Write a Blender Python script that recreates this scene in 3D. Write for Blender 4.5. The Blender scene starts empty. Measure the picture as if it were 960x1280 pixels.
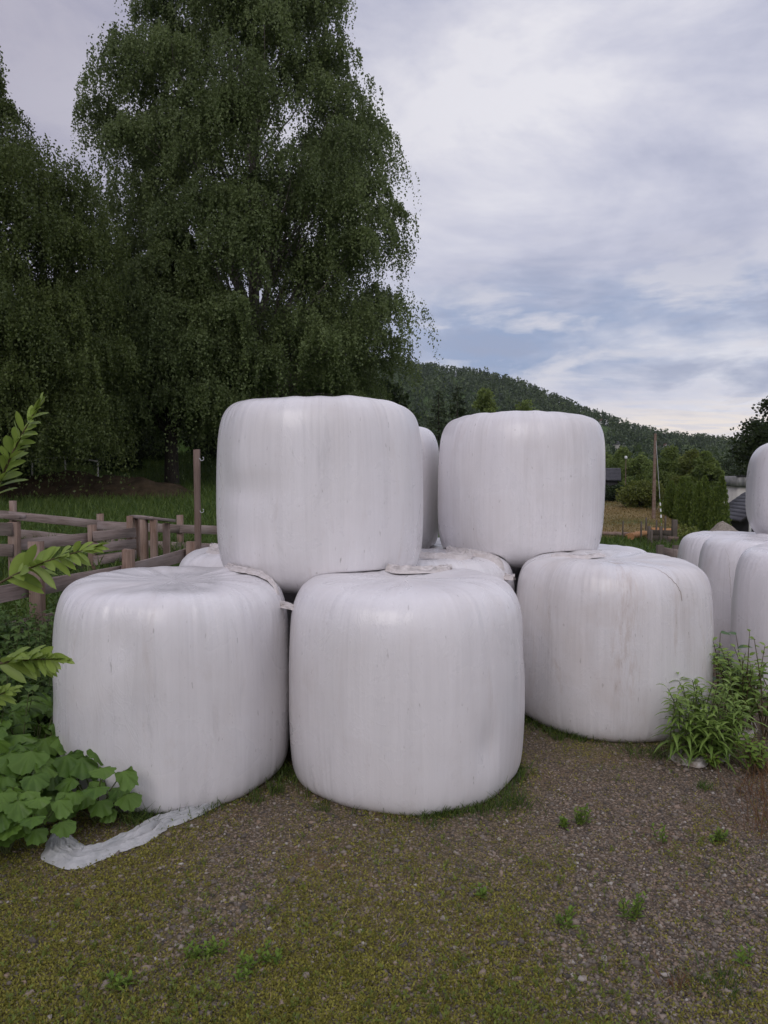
import bpy, math, numpy as np
from mathutils import Vector, Matrix
from mathutils import noise as mnoise
PI = math.pi
C = bpy.context.scene.collection
RNG = np.random.default_rng(7)
EYE = 1.6
A = math.atan(50/960)

# ------------------------------------------------------------------ helpers
def at(px, py, Y):
    """point of the world at forward distance Y that the photograph's pixel measures"""
    xc, yc = (px-480)/960, (640-py)/960
    dy, dz = math.cos(A)+yc*math.sin(A), -math.sin(A)+yc*math.cos(A)
    s = Y/dy
    return Vector((xc*s, Y, EYE+dz*s))

def on_ground(px, py):
    xc, yc = (px-480)/960, (640-py)/960
    dy, dz = math.cos(A)+yc*math.sin(A), -math.sin(A)+yc*math.cos(A)
    s = -EYE/dz
    return Vector((xc*s, dy*s, 0))

def mesh_obj(name, V, F, mat, parent=None, attrs=None, smooth=False, loc=None):
    """V (n,3); F array (m,k) or list of such arrays; linked as ONE mesh object"""
    V = np.asarray(V, dtype=np.float64).reshape(-1, 3)
    if not isinstance(F, list): F = [F]
    F = [np.asarray(f, dtype=np.int32) for f in F if len(f)]
    me = bpy.data.meshes.new(name)
    me.vertices.add(len(V)); me.vertices.foreach_set('co', V.astype(np.float32).ravel())
    loops = np.concatenate([f.ravel() for f in F])
    tot = np.concatenate([np.full(len(f), f.shape[1], dtype=np.int32) for f in F])
    start = np.concatenate([[0], np.cumsum(tot)[:-1]]).astype(np.int32)
    me.loops.add(len(loops)); me.loops.foreach_set('vertex_index', loops)
    me.polygons.add(len(tot)); me.polygons.foreach_set('loop_start', start)
    me.polygons.foreach_set('loop_total', tot)
    if smooth: me.polygons.foreach_set('use_smooth', np.ones(len(tot), dtype=bool))
    for k, a in (attrs or {}).items():
        a = np.asarray(a, dtype=np.float32)
        if a.ndim == 1:
            me.attributes.new(k, 'FLOAT', 'POINT').data.foreach_set('value', a)
        else:
            me.attributes.new(k, 'FLOAT_VECTOR', 'POINT').data.foreach_set('vector', a.ravel())
    me.update(calc_edges=True); me.validate()
    if mat: me.materials.append(mat)
    o = bpy.data.objects.new(name, me); C.objects.link(o)
    if parent: o.parent = parent
    if loc is not None: o.location = loc
    return o

def tag(o, label=None, cat=None, group=None, kind=None):
    if label: o['label'] = label
    if cat: o['category'] = cat
    if group: o['group'] = group
    if kind: o['kind'] = kind
    return o

def thing(name, label, cat, loc=(0, 0, 0), rz=0, group=None):
    o = bpy.data.objects.new(name, None); C.objects.link(o)
    o.location = loc; o.rotation_euler = (0, 0, rz); o.empty_display_size = .1
    return tag(o, label, cat, group)

def dup(root, loc, rz, s=1.0, label=None):
    r = root.copy(); C.objects.link(r); r.location = loc; r.rotation_euler = (0, 0, rz); r.scale = (s, s, s)
    if label: r['label'] = label
    for ch in root.children:
        c = ch.copy(); C.objects.link(c); c.parent = r
        for g in ch.children:
            d = g.copy(); C.objects.link(d); d.parent = c
    return r

class MB:
    """collects pieces of one part; build() links them as one mesh"""
    def __init__(s): s.V = []; s.F = {}; s.T = []; s.n = 0
    def add(s, V, F, t=0.5):
        V = np.asarray(V, float).reshape(-1, 3); F = np.asarray(F, dtype=np.int32)
        s.V.append(V); s.F.setdefault(F.shape[1], []).append(F+s.n)
        s.T.append(np.full(len(V), t) if np.isscalar(t) else np.asarray(t)); s.n += len(V)
        return s
    def box(s, c, d, t=.5, rz=0):
        c = np.array(c, float); h = np.array(d, float)/2
        v = np.array([[x, y, z] for z in (-1, 1) for y in (-1, 1) for x in (-1, 1)], float)*h
        cs, sn = math.cos(rz), math.sin(rz)
        v = np.stack([v[:, 0]*cs-v[:, 1]*sn, v[:, 0]*sn+v[:, 1]*cs, v[:, 2]], 1)+c
        return s.add(v, [[0, 2, 3, 1], [4, 5, 7, 6], [0, 1, 5, 4], [2, 6, 7, 3], [0, 4, 6, 2], [1, 3, 7, 5]], t)
    def tube(s, P, R, n=6, t=.5, cap=True):
        P = np.asarray(P, float); m = len(P); R = np.broadcast_to(R, (m,))
        T = np.gradient(P, axis=0); T /= np.linalg.norm(T, axis=1)[:, None]+1e-9
        ref = np.array([0, 0, 1.]) if abs(T[:, 2]).mean() < .8 else np.array([1., 0, 0])
        U = np.cross(T, ref); U /= np.linalg.norm(U, axis=1)[:, None]+1e-9
        W = np.cross(T, U)
        a = np.arange(n)*2*PI/n
        V = P[:, None]+R[:, None, None]*(np.cos(a)[None, :, None]*U[:, None]+np.sin(a)[None, :, None]*W[:, None])
        i = np.arange(m-1)[:, None]*n+np.arange(n)[None]
        j = np.arange(m-1)[:, None]*n+(np.arange(n)[None]+1) % n
        s.add(V.reshape(-1, 3), np.stack([i, j, j+n, i+n], -1).reshape(-1, 4), t)
        if cap:
            for k in (0, m-1):
                s.add(V[k], [list(range(n))], t)
        return s
    def build(s, name, mat, parent=None, smooth=False, loc=None):
        V = np.concatenate(s.V)
        if loc is not None: V = V-np.array(loc)
        return mesh_obj(name, V, [np.concatenate(f) for f in s.F.values()], mat, parent,
                        {'tint': np.concatenate(s.T)}, smooth, loc)

def unit(v): return v/(np.linalg.norm(v, axis=-1, keepdims=True)+1e-9)

def leaf_quads(P, D, N, L, Wd, tint):
    """diamond leaves: base P, direction D, side from N; arrays of m"""
    D = unit(D); S = unit(np.cross(D, N)); L = np.asarray(L)[:, None]; Wd = np.asarray(Wd)[:, None]
    m = len(P)
    V = np.stack([P, P+D*L*.45+S*Wd*.5, P+D*L, P+D*L*.45-S*Wd*.5], 1).reshape(-1, 3)
    F = np.arange(4*m).reshape(-1, 4)
    return V, F, np.repeat(tint, 4)

def smooth01(x, a, b):
    t = np.clip((np.asarray(x, float)-a)/(b-a), 0, 1); return t*t*(3-2*t)

def fbm2(x, y, seed, octs=4):
    """cheap smooth pseudo noise, about -1..1"""
    r = np.random.default_rng(seed); o = 0; amp = .5
    for k in range(octs):
        for _ in range(3):
            a = r.uniform(0, 2*PI); f = 2**k*r.uniform(.7, 1.3); ph = r.uniform(0, 6.3)
            o = o+amp*.6*np.sin(f*(x*math.cos(a)+y*math.sin(a))+ph)
        amp *= .5
    return o

# ------------------------------------------------------------------ materials
class NT:
    def __init__(s, name):
        s.m = bpy.data.materials.new(name); s.m.use_nodes = True
        s.t = s.m.node_tree; s.t.nodes.clear(); s.out = s.n('ShaderNodeOutputMaterial')
    def n(s, typ, **kw):
        nd = s.t.nodes.new(typ)
        for k, v in kw.items():
            if k.startswith('i_'):
                key = k[2:]; key = int(key) if key.isdigit() else key.replace('_', ' ')
                if hasattr(v, 'is_linked') or isinstance(v, bpy.types.NodeSocket): s.t.links.new(v, nd.inputs[key])
                else: nd.inputs[key].default_value = v
            else: setattr(nd, k, v)
        return nd
    def math(s, op, a, b=0.0, clamp=False):
        nd = s.n('ShaderNodeMath', operation=op, use_clamp=clamp)
        for i, v in enumerate((a, b)):
            if isinstance(v, bpy.types.NodeSocket): s.t.links.new(v, nd.inputs[i])
            else: nd.inputs[i].default_value = v
        return nd.outputs[0]
    def mix(s, f, a, b, blend='MIX'):
        nd = s.n('ShaderNodeMix', data_type='RGBA', blend_type=blend)
        for i, v in ((0, f), (6, a), (7, b)):
            if isinstance(v, bpy.types.NodeSocket): s.t.links.new(v, nd.inputs[i])
            else: nd.inputs[i].default_value = v if i == 0 else (*v, 1)
        return nd.outputs[2]
    def noise(s, vec, scale, detail=4, rough=.55, dist=0.0):
        nd = s.n('ShaderNodeTexNoise'); nd.inputs['Scale'].default_value = scale
        nd.inputs['Detail'].default_value = detail; nd.inputs['Roughness'].default_value = rough
        nd.inputs['Distortion'].default_value = dist
        if vec is not None: s.t.links.new(vec, nd.inputs['Vector'])
        return nd.outputs[0]
    def ramp(s, f, *stops):
        nd = s.n('ShaderNodeValToRGB'); e = nd.color_ramp.elements
        while len(e) < len(stops): e.new(.5)
        for el, (p, c) in zip(e, stops):
            el.position = p; el.color = (*c, 1) if not np.isscalar(c) else (c, c, c, 1)
        s.t.links.new(f, nd.inputs[0]); return nd.outputs[0]
    def vmul(s, v, xyz):
        nd = s.n('ShaderNodeVectorMath', operation='MULTIPLY'); s.t.links.new(v, nd.inputs[0]); nd.inputs[1].default_value = xyz
        return nd.outputs[0]
    def vadd(s, v, w):
        nd = s.n('ShaderNodeVectorMath', operation='ADD'); s.t.links.new(v, nd.inputs[0])
        if isinstance(w, bpy.types.NodeSocket): s.t.links.new(w, nd.inputs[1])
        else: nd.inputs[1].default_value = w
        return nd.outputs[0]
    def attr(s, name, out='Fac'): return s.n('ShaderNodeAttribute', attribute_name=name).outputs[out]
    def obj(s): return s.n('ShaderNodeTexCoord').outputs['Object']
    def pos(s): return s.n('ShaderNodeNewGeometry').outputs['Position']
    def bump(s, h, strength, dist):
        nd = s.n('ShaderNodeBump'); nd.inputs['Strength'].default_value = strength; nd.inputs['Distance'].default_value = dist
        s.t.links.new(h, nd.inputs['Height']); return nd.outputs[0]
    def bsdf(s, col, rough=.8, spec=.3, normal=None):
        nd = s.n('ShaderNodeBsdfPrincipled')
        for k, v in (('Base Color', col), ('Roughness', rough), ('Specular IOR Level', spec)):
            if isinstance(v, bpy.types.NodeSocket): s.t.links.new(v, nd.inputs[k])
            else: nd.inputs[k].default_value = (*v, 1) if k == 'Base Color' else v
        if normal: s.t.links.new(normal, nd.inputs['Normal'])
        s.t.links.new(nd.outputs[0], s.out.inputs[0]); return nd

def leaf_mat(name, c0, c1, trans=.3, rough=.5, spec=.25, blotch=0.0):
    k = NT(name); t = k.attr('tint')
    col = k.mix(t, c0, c1)
    if blotch:
        nz = k.noise(k.pos(), blotch, 2); col = k.mix(k.math('MULTIPLY', nz, .6), col, tuple(x*1.5 for x in c1))
    b = k.bsdf(col, rough, spec)
    tr = k.n('ShaderNodeBsdfTranslucent'); k.t.links.new(k.mix(.5, col, c1, 'MIX'), tr.inputs[0])
    mx = k.n('ShaderNodeMixShader'); mx.inputs[0].default_value = trans
    k.t.links.new(b.outputs[0], mx.inputs[1]); k.t.links.new(tr.outputs[0], mx.inputs[2])
    k.t.links.new(mx.outputs[0], k.out.inputs[0]); return k.m

def plain_mat(name, c0, c1, scale=4, rough=.8, spec=.3, bump=.3, bdist=.01, stretch=(1, 1, 1)):
    k = NT(name); v = k.vmul(k.obj(), stretch); nz = k.noise(v, scale, 6, .6)
    col = k.mix(k.ramp(nz, (.3, 0.), (.7, 1.)), c0, c1)
    k.bsdf(col, rough, spec, k.bump(nz, bump, bdist)); return k.m

def wood_mat(name, c0, c1, c2):
    k = NT(name); o = k.obj(); r = k.n('ShaderNodeObjectInfo').outputs['Random']
    cv = k.n('ShaderNodeCombineXYZ'); k.t.links.new(k.math('MULTIPLY', r, 37.), cv.inputs[0]); k.t.links.new(k.math('MULTIPLY', r, 11.), cv.inputs[1])
    v = k.vadd(o, cv.outputs[0])
    g = k.noise(k.vmul(v, (1.2, 26, 26)), 3, 6, .65, .3); b = k.noise(k.vmul(v, (1, 3, 3)), 2.2, 3)
    col = k.mix(k.ramp(g, (.32, 0.), (.68, 1.)), c0, c1)
    col = k.mix(k.ramp(b, (.4, 0.), (.7, .8)), col, c2)
    kn = k.n('ShaderNodeTexVoronoi'); kn.inputs['Scale'].default_value = 2.3; k.t.links.new(k.vmul(v, (1, 1.6, 1.6)), kn.inputs['Vector'])
    col = k.mix(k.ramp(kn.outputs['Distance'], (.03, .8), (.07, 0.)), col, tuple(x*.35 for x in c0))
    k.bsdf(col, .85, .2, k.bump(g, .5, .004)); return k.m

def film_mat(name, base, dirt, dirt_amt, rough=.30):
    k = NT(name); w = k.attr('wrap', 'Vector'); r = k.n('ShaderNodeObjectInfo').outputs['Random']
    cv = k.n('ShaderNodeCombineXYZ')
    for i, f in enumerate((13., 29., 7.)): k.t.links.new(k.math('MULTIPLY', r, f), cv.inputs[i])
    v = k.vadd(w, cv.outputs[0])
    s1 = k.noise(k.vmul(v, (1, 1, .035)), 46, 3, .6)            # fine pulled-film streaks
    s2 = k.noise(k.vmul(v, (1, 1, .10)), 14, 4, .6)             # broad overlapping bands
    s3 = k.noise(v, 2.6, 5, .6, .5)                             # clouds of dust
    s4 = k.noise(k.vmul(v, (1, 1, .22)), 9, 6, .7, .6)          # runs of dirt
    sp = k.noise(k.vmul(v, (1, 1, .3)), 62, 2, .5)                                  # specks
    hz = k.noise(k.vmul(v, (.25, .25, 1)), 55, 2)               # net below the film
    dk = tuple(x*.86 for x in base)
    s0 = k.noise(k.vmul(k.vadd(v, (3., 8., 1.)), (1, 1, .5)), 3.2, 3, .5)
    col = k.mix(k.math('MULTIPLY', k.ramp(s1, (.36, 1.), (.60, 0.)), k.ramp(s0, (.36, .15), (.66, 1.))), base, dk)
    col = k.mix(k.ramp(s2, (.38, .4), (.6, 0.)), col, tuple(x*.84 for x in base))
    col = k.mix(k.math('MULTIPLY', k.ramp(s3, (.42, 0.), (.72, 1.)), .35*dirt_amt), col, dirt)
    col = k.mix(k.math('MULTIPLY', k.ramp(s4, (.57, 0.), (.74, 1.)), .55*dirt_amt), col, dirt)
    col = k.mix(k.math('MULTIPLY', k.ramp(sp, (.70, 0.), (.76, 1.)), .6), col, tuple(x*.45 for x in dirt))
    s5 = k.noise(k.vmul(v, (1, 1, .3)), 5.5, 7, .75, 1.2); col = k.mix(k.math('MULTIPLY', k.ramp(s5, (.60, 0.), (.66, 1.)), .22), col, tuple(x*.55 for x in base))
    st = k.attr('stain'); col = k.mix(k.math('MULTIPLY', st, k.ramp(k.noise(k.vmul(v, (1, 1, .16)), 42, 8, .8), (.46, 0.), (.62, 1.))), col, (.36, .25, .18))
    s6 = k.noise(k.vmul(v, (1, 1, .05)), 4.2, 1, .4)            # edges of overlapping turns of film
    lay = k.ramp(s6, (.38, 0.), (.388, .28), (.47, .25), (.476, .62), (.56, .55), (.566, 1.), (.7, .9))
    col = k.mix(k.math('MULTIPLY', lay, .45), col, tuple(min(.9, x*1.07) for x in base))
    s7 = k.noise(k.vadd(k.vmul(v, (1, 1, .35)), (5., 1., 3.)), 7, 5, .6, 1.6)   # shallow creases
    cr = k.ramp(s7, (.47, 0.), (.5, 1.), (.53, 0.))
    h0 = k.math('ADD', k.math('MULTIPLY', lay, .9), k.math('MULTIPLY', cr, .5))
    h = k.math('ADD', k.math('ADD', h0, k.math('MULTIPLY', s1, .7)), k.math('ADD', k.math('MULTIPLY', s2, 1.0), k.math('MULTIPLY', hz, .25)))
    h = k.math('ADD', h0, h) if False else h
    rg = k.ramp(s3, (.3, rough-.10), (.7, rough+.12))
    k.bsdf(col, rg, .6, k.bump(h, .17, .006)); return k.m

M = {}
M['film'] = film_mat('white_stretch_film', (.775, .750, .762), (.53, .46, .42), .8)
M['film_dirty'] = film_mat('dusty_stretch_film', (.74, .715, .72), (.47, .39, .33), 1.2)
k = NT('crumpled_film'); nz = k.noise(k.obj(), 22, 6, .7)
k.bsdf(k.mix(k.ramp(nz, (.35, 0.), (.7, 1.)), (.55, .50, .475), (.72, .67, .66)), .5, .35, k.bump(nz, .3, .005)); M['tail'] = k.m
k = NT('film_sheet'); nz = k.noise(k.obj(), 18, 6, .7)
k.bsdf(k.mix(k.ramp(nz, (.35, 0.), (.65, 1.)), (.47, .48, .48), (.72, .71, .71)), .28, .5, k.bump(nz, .35, .006)); bs = [n_ for n_ in k.t.nodes if n_.type == 'BSDF_PRINCIPLED'][0]; tr_n = k.n('ShaderNodeBsdfTranslucent'); tr_n.inputs[0].default_value = (.6, .6, .6, 1); mx_n = k.n('ShaderNodeMixShader'); mx_n.inputs[0].default_value = .3
k.t.links.new(bs.outputs[0], mx_n.inputs[1]); k.t.links.new(tr_n.outputs[0], mx_n.inputs[2]); k.t.links.new(mx_n.outputs[0], k.out.inputs[0])
M['sheet'] = k.m
k = NT('muddy_film'); nz = k.noise(k.obj(), 14, 6, .7)
k.bsdf(k.mix(k.ramp(nz, (.4, 0.), (.62, 1.)), (.20, .16, .12), (.55, .52, .50)), .5, .4, k.bump(nz, .3, .005)); M['muddy'] = k.m
k = NT('film_edge'); k.bsdf((.45, .40, .37), .6, .3); M['film_edge'] = k.m
M['wood'] = wood_mat('weathered_board', (.14, .105, .09), (.30, .235, .215), (.36, .30, .285))
M['post'] = wood_mat('brown_post', (.115, .072, .052), (.29, .195, .15), (.31, .24, .205))
M['pole'] = wood_mat('rough_pole', (.12, .08, .06), (.24, .17, .145), (.2, .15, .13))
M['log'] = wood_mat('peeled_log', (.25, .12, .05), (.48, .26, .12), (.40, .20, .10))
M['greywood'] = wood_mat('grey_wood', (.06, .05, .042), (.16, .13, .11), (.12, .10, .085))
M['steel'] = plain_mat('galvanised_steel', (.4, .4, .42), (.55, .55, .56), 20, .4, .5)
M['bark'] = plain_mat('dark_bark', (.018, .015, .012), (.06, .05, .04), 6, .9, .2, .8, .03, (3, 3, .7))
M['birchbark'] = plain_mat('birch_bark', (.05, .042, .035), (.34, .30, .27), 3, .8, .2, .4, .02, (2, 2, 2.5))
M['birch'] = leaf_mat('birch_leaves', (.055, .080, .030), (.190, .242, .090), .40)
M['birch_olive'] = leaf_mat('olive_birch_leaves', (.044, .064, .021), (.150, .190, .058), .38)
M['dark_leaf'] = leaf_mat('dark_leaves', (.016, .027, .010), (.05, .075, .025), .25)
M['mid_leaf'] = leaf_mat('mid_leaves', (.085, .13, .036), (.24, .30, .085), .35)
M['yellow_leaf'] = leaf_mat('yellow_green_leaves', (.095, .125, .026), (.23, .26, .07), .3)
M['spruce'] = leaf_mat('spruce_needles', (.026, .042, .02), (.075, .10, .042), .15)
M['thuja'] = leaf_mat('thuja_scales', (.07, .12, .026), (.23, .30, .07), .3)
M['forest'] = leaf_mat('forest_leaves', (.020, .038, .018), (.105, .145, .050), .2)
M['willow'] = leaf_mat('willow_leaf', (.060, .115, .026), (.235, .32, .065), .35, .42, .35, 22)
M['burdock'] = leaf_mat('broad_leaf', (.036, .088, .014), (.125, .215, .038), .35, .42, .35, 28)
M['nettle'] = leaf_mat('nettle_leaf', (.032, .07, .016), (.105, .17, .038), .3)
M['fireweed'] = leaf_mat('fireweed_leaf', (.075, .15, .030), (.26, .37, .085), .35, .45, .3)
M['dock'] = leaf_mat('dock_leaf', (.035, .085, .03), (.08, .16, .05), .25, .4, .35)
M['weed'] = leaf_mat('weed_leaf', (.06, .12, .015), (.17, .26, .035), .3)
M['stem'] = plain_mat('green_stem', (.06, .08, .025), (.12, .13, .05), 20, .6)
M['redstem'] = leaf_mat('russet_stem', (.10, .050, .026), (.22, .12, .055), .2)
M['twig'] = plain_mat('brown_twig', (.06, .045, .025), (.13, .10, .05), 20, .7)
M['grass'] = leaf_mat('grass_blade', (.034, .068, .014), (.120, .170, .036), .3)
M['drygrass'] = leaf_mat('dry_grass_blade', (.14, .11, .042), (.30, .225, .09), .3)
M['moss'] = leaf_mat('creeping_weed', (.110, .108, .020), (.345, .320, .062), .25, .7)
M['earth'] = plain_mat('bare_earth', (.022, .017, .010), (.070, .050, .030), 3, .95, .1, .9, .1)
M['slate'] = plain_mat('dark_roof', (.035, .035, .042), (.075, .072, .082), 4, .6, .4)
M['darkwall'] = plain_mat('dark_cladding', (.022, .021, .024), (.05, .048, .05), 3, .75, .3, .4, .01, (9, 9, .4))
M['cream'] = plain_mat('cream_render', (.55, .52, .48), (.68, .65, .61), 1, .85, .2, .1)
M['white'] = plain_mat('white_paint', (.62, .62, .62), (.75, .75, .74), 3, .6, .3, .1)
M['greyroof'] = plain_mat('grey_sheet_roof', (.16, .16, .16), (.34, .33, .32), .7, .7, .3, .2, .02, (4, 1, 1))
M['glass'] = plain_mat('window_glass', (.02, .025, .03), (.04, .045, .05), 1, .1, .6, 0)
M['redroof'] = plain_mat('brown_roof', (.12, .06, .045), (.2, .11, .09), 2, .8, .2)
k = NT('stones'); t = k.attr('tint')
col = k.ramp(t, (0., (.080, .068, .056)), (.30, (.18, .148, .120)), (.60, (.29, .242, .195)), (.80, (.34, .24, .17)), (.95, (.38, .335, .285)), (1., (.54, .50, .45)))
nz = k.noise(k.pos(), 160, 3); k.bsdf(k.mix(k.math('MULTIPLY', nz, .5), col, (.05, .045, .045)), .8, .35, k.bump(nz, .4, .004)); M['stone'] = k.m

# ------------------------------------------------------------------ world
S = bpy.context.scene
W = bpy.data.worlds.new('World'); S.world = W; W.use_nodes = True
SUN_EL, SUN_AZ = math.radians(38), math.radians(200)     # azimuth clockwise from +Y: behind the camera
k = NT.__new__(NT); k.t = W.node_tree; k.t.nodes.clear(); k.out = k.n('ShaderNodeOutputWorld')
sky = k.n('ShaderNodeTexSky', sky_type='NISHITA', sun_disc=False, sun_elevation=SUN_EL, sun_rotation=SUN_AZ)
bg = k.n('ShaderNodeBackground', i_Strength=.06); k.t.links.new(sky.outputs[0], bg.inputs[0])
d = k.n('ShaderNodeTexCoord').outputs['Generated']
sx = k.n('ShaderNodeSeparateXYZ'); k.t.links.new(d, sx.inputs[0]); X, Y, Z = sx.outputs
zz = k.math('ADD', k.math('MAXIMUM', Z, 0.), .11)
cv = k.n('ShaderNodeCombineXYZ'); k.t.links.new(k.math('DIVIDE', X, zz), cv.inputs[0]); k.t.links.new(k.math('DIVIDE', Y, zz), cv.inputs[1])
P = k.vadd(cv.outputs[0], (3.1, 5.3, .7))
n1 = k.noise(k.vmul(P, (.62, .95, 1)), 1.15, 8, .55, .35)
n2 = k.noise(k.vmul(P, (.5, 1, 1)), 4.6, 6, .6, .5)
n3 = k.noise(k.vadd(P, (9., 2., 4.)), .55, 3, .5, .3)
n4 = k.noise(k.vadd(k.vmul(d, (1.9, 1.9, 4.2)), (1.7, 4.4, 2.0)), 1.35, 10, .60, .35)
c = k.math('ADD', k.math('MULTIPLY', n1, .22), k.math('ADD', k.math('MULTIPLY', n2, .10), k.math('MULTIPLY', n4, .68)))
cl = k.ramp(c, (.37, (.47, .49, .63)), (.45, (.60, .61, .735)), (.515, (.71, .71, .81)), (.585, (.85, .84, .90)))
# large soft darker bank of cloud towards the left, lighter to the right
lr = k.n('ShaderNodeMapRange', interpolation_type='SMOOTHSTEP'); k.t.links.new(k.math('ADD', X, k.math('MULTIPLY', k.math('SUBTRACT', n3, .5), .5)), lr.inputs[0])
for i, v in ((1, -.42), (2, .22), (3, .12), (4, 1.0)): lr.inputs[i].default_value = v
cl = k.mix(1., cl, k.mix(lr.outputs[0], (.50, .485, .565), (1., 1., 1.)), 'MULTIPLY')
def band(z, lo0, lo1, hi0, hi1):
    a = k.n('ShaderNodeMapRange', interpolation_type='SMOOTHSTEP'); b = k.n('ShaderNodeMapRange', interpolation_type='SMOOTHSTEP')
    for nd, vals in ((a, (lo0, lo1, 0, 1)), (b, (hi0, hi1, 1, 0))):
        k.t.links.new(z, nd.inputs[0])
        for i, v in enumerate(vals): nd.inputs[i+1].default_value = v
    return k.math('MULTIPLY', a.outputs[0], b.outputs[0])
zn = k.math('ADD', Z, k.math('MULTIPLY', k.math('SUBTRACT', n2, .5), .10))
gap = k.math('MULTIPLY', band(zn, .085, .135, .185, .26), k.ramp(n4, (.42, 1.), (.60, .15)))
gap = k.math('MULTIPLY', gap, band(X, -.1, .12, .9, 1.2))
cl = k.mix(k.math('MULTIPLY', gap, .95), cl, (.32, .40, .59))
n5 = k.noise(k.vadd(k.vmul(d, (5.5, 5.5, 19.)), (4.7, 1.2, 6.)), 1.2, 9, .58, .35)
pt = k.math('MULTIPLY', band(zn, .03, .07, .19, .30), band(X, -.05, .12, .9, 1.2))
cl = k.mix(k.math('MULTIPLY', pt, k.ramp(n5, (.50, 0.), (.62, .8))), cl, (.74, .725, .79))
cl = k.mix(k.math('MULTIPLY', pt, k.ramp(n5, (.34, .75), (.48, 0.))), cl, (.36, .40, .55))
low = k.math('MULTIPLY', band(zn, -.2, -.1, .055, .095), band(X, .08, .3, .9, 1.2))
cl = k.mix(k.math('MULTIPLY', low, k.ramp(n2, (.38, .45), (.52, 1.))), cl, (.92, .83, .77))
# overcast: brighter overhead and on the sun's side
up = k.n('ShaderNodeMapRange'); k.t.links.new(Z, up.inputs[0])
for i, v in ((1, .5), (2, 1.), (3, 1.), (4, 1.25)): up.inputs[i].default_value = v
cl = k.mix(1., cl, up.outputs[0], 'MULTIPLY')
bk = k.n('ShaderNodeMapRange'); k.t.links.new(Y, bk.inputs[0])
for i, v in ((1, -.6), (2, .2), (3, 1.12), (4, 1.)): bk.inputs[i].default_value = v
cl = k.mix(1., cl, bk.outputs[0], 'MULTIPLY')
bc = k.n('ShaderNodeBackground', i_Strength=1.0); k.t.links.new(cl, bc.inputs[0])
mx = k.n('ShaderNodeMixShader', i_0=.93); k.t.links.new(bg.outputs[0], mx.inputs[1]); k.t.links.new(bc.outputs[0], mx.inputs[2])
k.t.links.new(mx.outputs[0], k.out.inputs[0])

sl = bpy.data.lights.new('sun', 'SUN'); sl.energy = .85; sl.angle = math.radians(35); sl.color = (1, .94, .90)
so = bpy.data.objects.new('sun', sl); C.objects.link(so)
sd = Vector((math.sin(SUN_AZ)*math.cos(SUN_EL), math.cos(SUN_AZ)*math.cos(SUN_EL), math.sin(SUN_EL)))
so.rotation_euler = sd.to_track_quat('Z', 'Y').to_euler()

cam = bpy.data.cameras.new('camera'); co = bpy.data.objects.new('camera', cam); C.objects.link(co)
co.location = (0, 0, EYE); co.rotation_euler = (PI/2-A, 0, 0)
cam.sensor_fit = 'VERTICAL'; cam.angle_y = 2*math.atan(640/960); cam.clip_start = .05; cam.clip_end = 6000
S.camera = co
S.view_settings.view_transform = 'Standard'; S.view_settings.look = 'None'; S.view_settings.exposure = 0; S.view_settings.gamma = 1
S.cycles.use_denoising = True
S.cycles.max_bounces = 7; S.cycles.diffuse_bounces = 3; S.cycles.glossy_bounces = 2; S.cycles.transmission_bounces = 4
S.cycles.use_adaptive_sampling = True; S.cycles.adaptive_threshold = .02

# ------------------------------------------------------------------ terrain
def table(y, xs, zs): return np.interp(y, xs, zs)
def ridge(t):       # elevation (tangent) of the bare ridge over azimuth tangent t
    px = 480+960*t
    return np.interp(px, [-1200, 0, 400, 545, 600, 650, 700, 750, 800, 850, 900, 960, 1300, 2200],
                     [60, 120, 130, 118, 110, 97, 74, 54, 36, 27, 23, 19, 14, 12])/960
def ground_z(x, y):
    x = np.asarray(x, float); y = np.asarray(y, float)
    ys = np.maximum(y, 1e-3); t = x/np.maximum(ys, 2.)
    D = np.hypot(x, y)
    left = smooth01(-x, 1.6, 3.4)*table(y, [3.5, 7, 9, 12.5, 20, 30, 36, 60, 110, 200], [0, .22, .30, .30, .55, 1.05, 1.6, 5, 9, 10])
    right = table(y, [7.5, 12, 20, 30, 40, 50, 65, 75, 100, 150, 220], [0, -.12, -.45, -1.1, -2.05, -2.45, -2.3, -1.5, -1.2, -5, -6])
    right = right-3.0*smooth01(t, .335, .46)*smooth01(y, 35, 60)*(1-smooth01(y, 100, 160))
    w = smooth01(t, -.12, .16)
    near = left*(1-w)+right*w
    far = smooth01(D, 130, 240)
    f = smooth01(D, 130, 900)
    e = -.006*(1-f)+ridge(t)*f
    hill = 1.6+e*np.minimum(D, 950)+np.maximum(D-950, 0)*-.05
    hill = hill+fbm2(x/120, y/120, 5)*5*smooth01(D, 250, 500)
    front = smooth01(y, -40, 60)
    hill = hill*front
    z = near*(1-far)+hill*far
    z = z+fbm2(x*1.1, y*1.1, 3)*.012*smooth01(D, 2, 5)+fbm2(x/4, y/4, 9)*.06*smooth01(D, 9, 16)
    return z
def gz(x, y): return float(ground_z(x, y))

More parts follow.
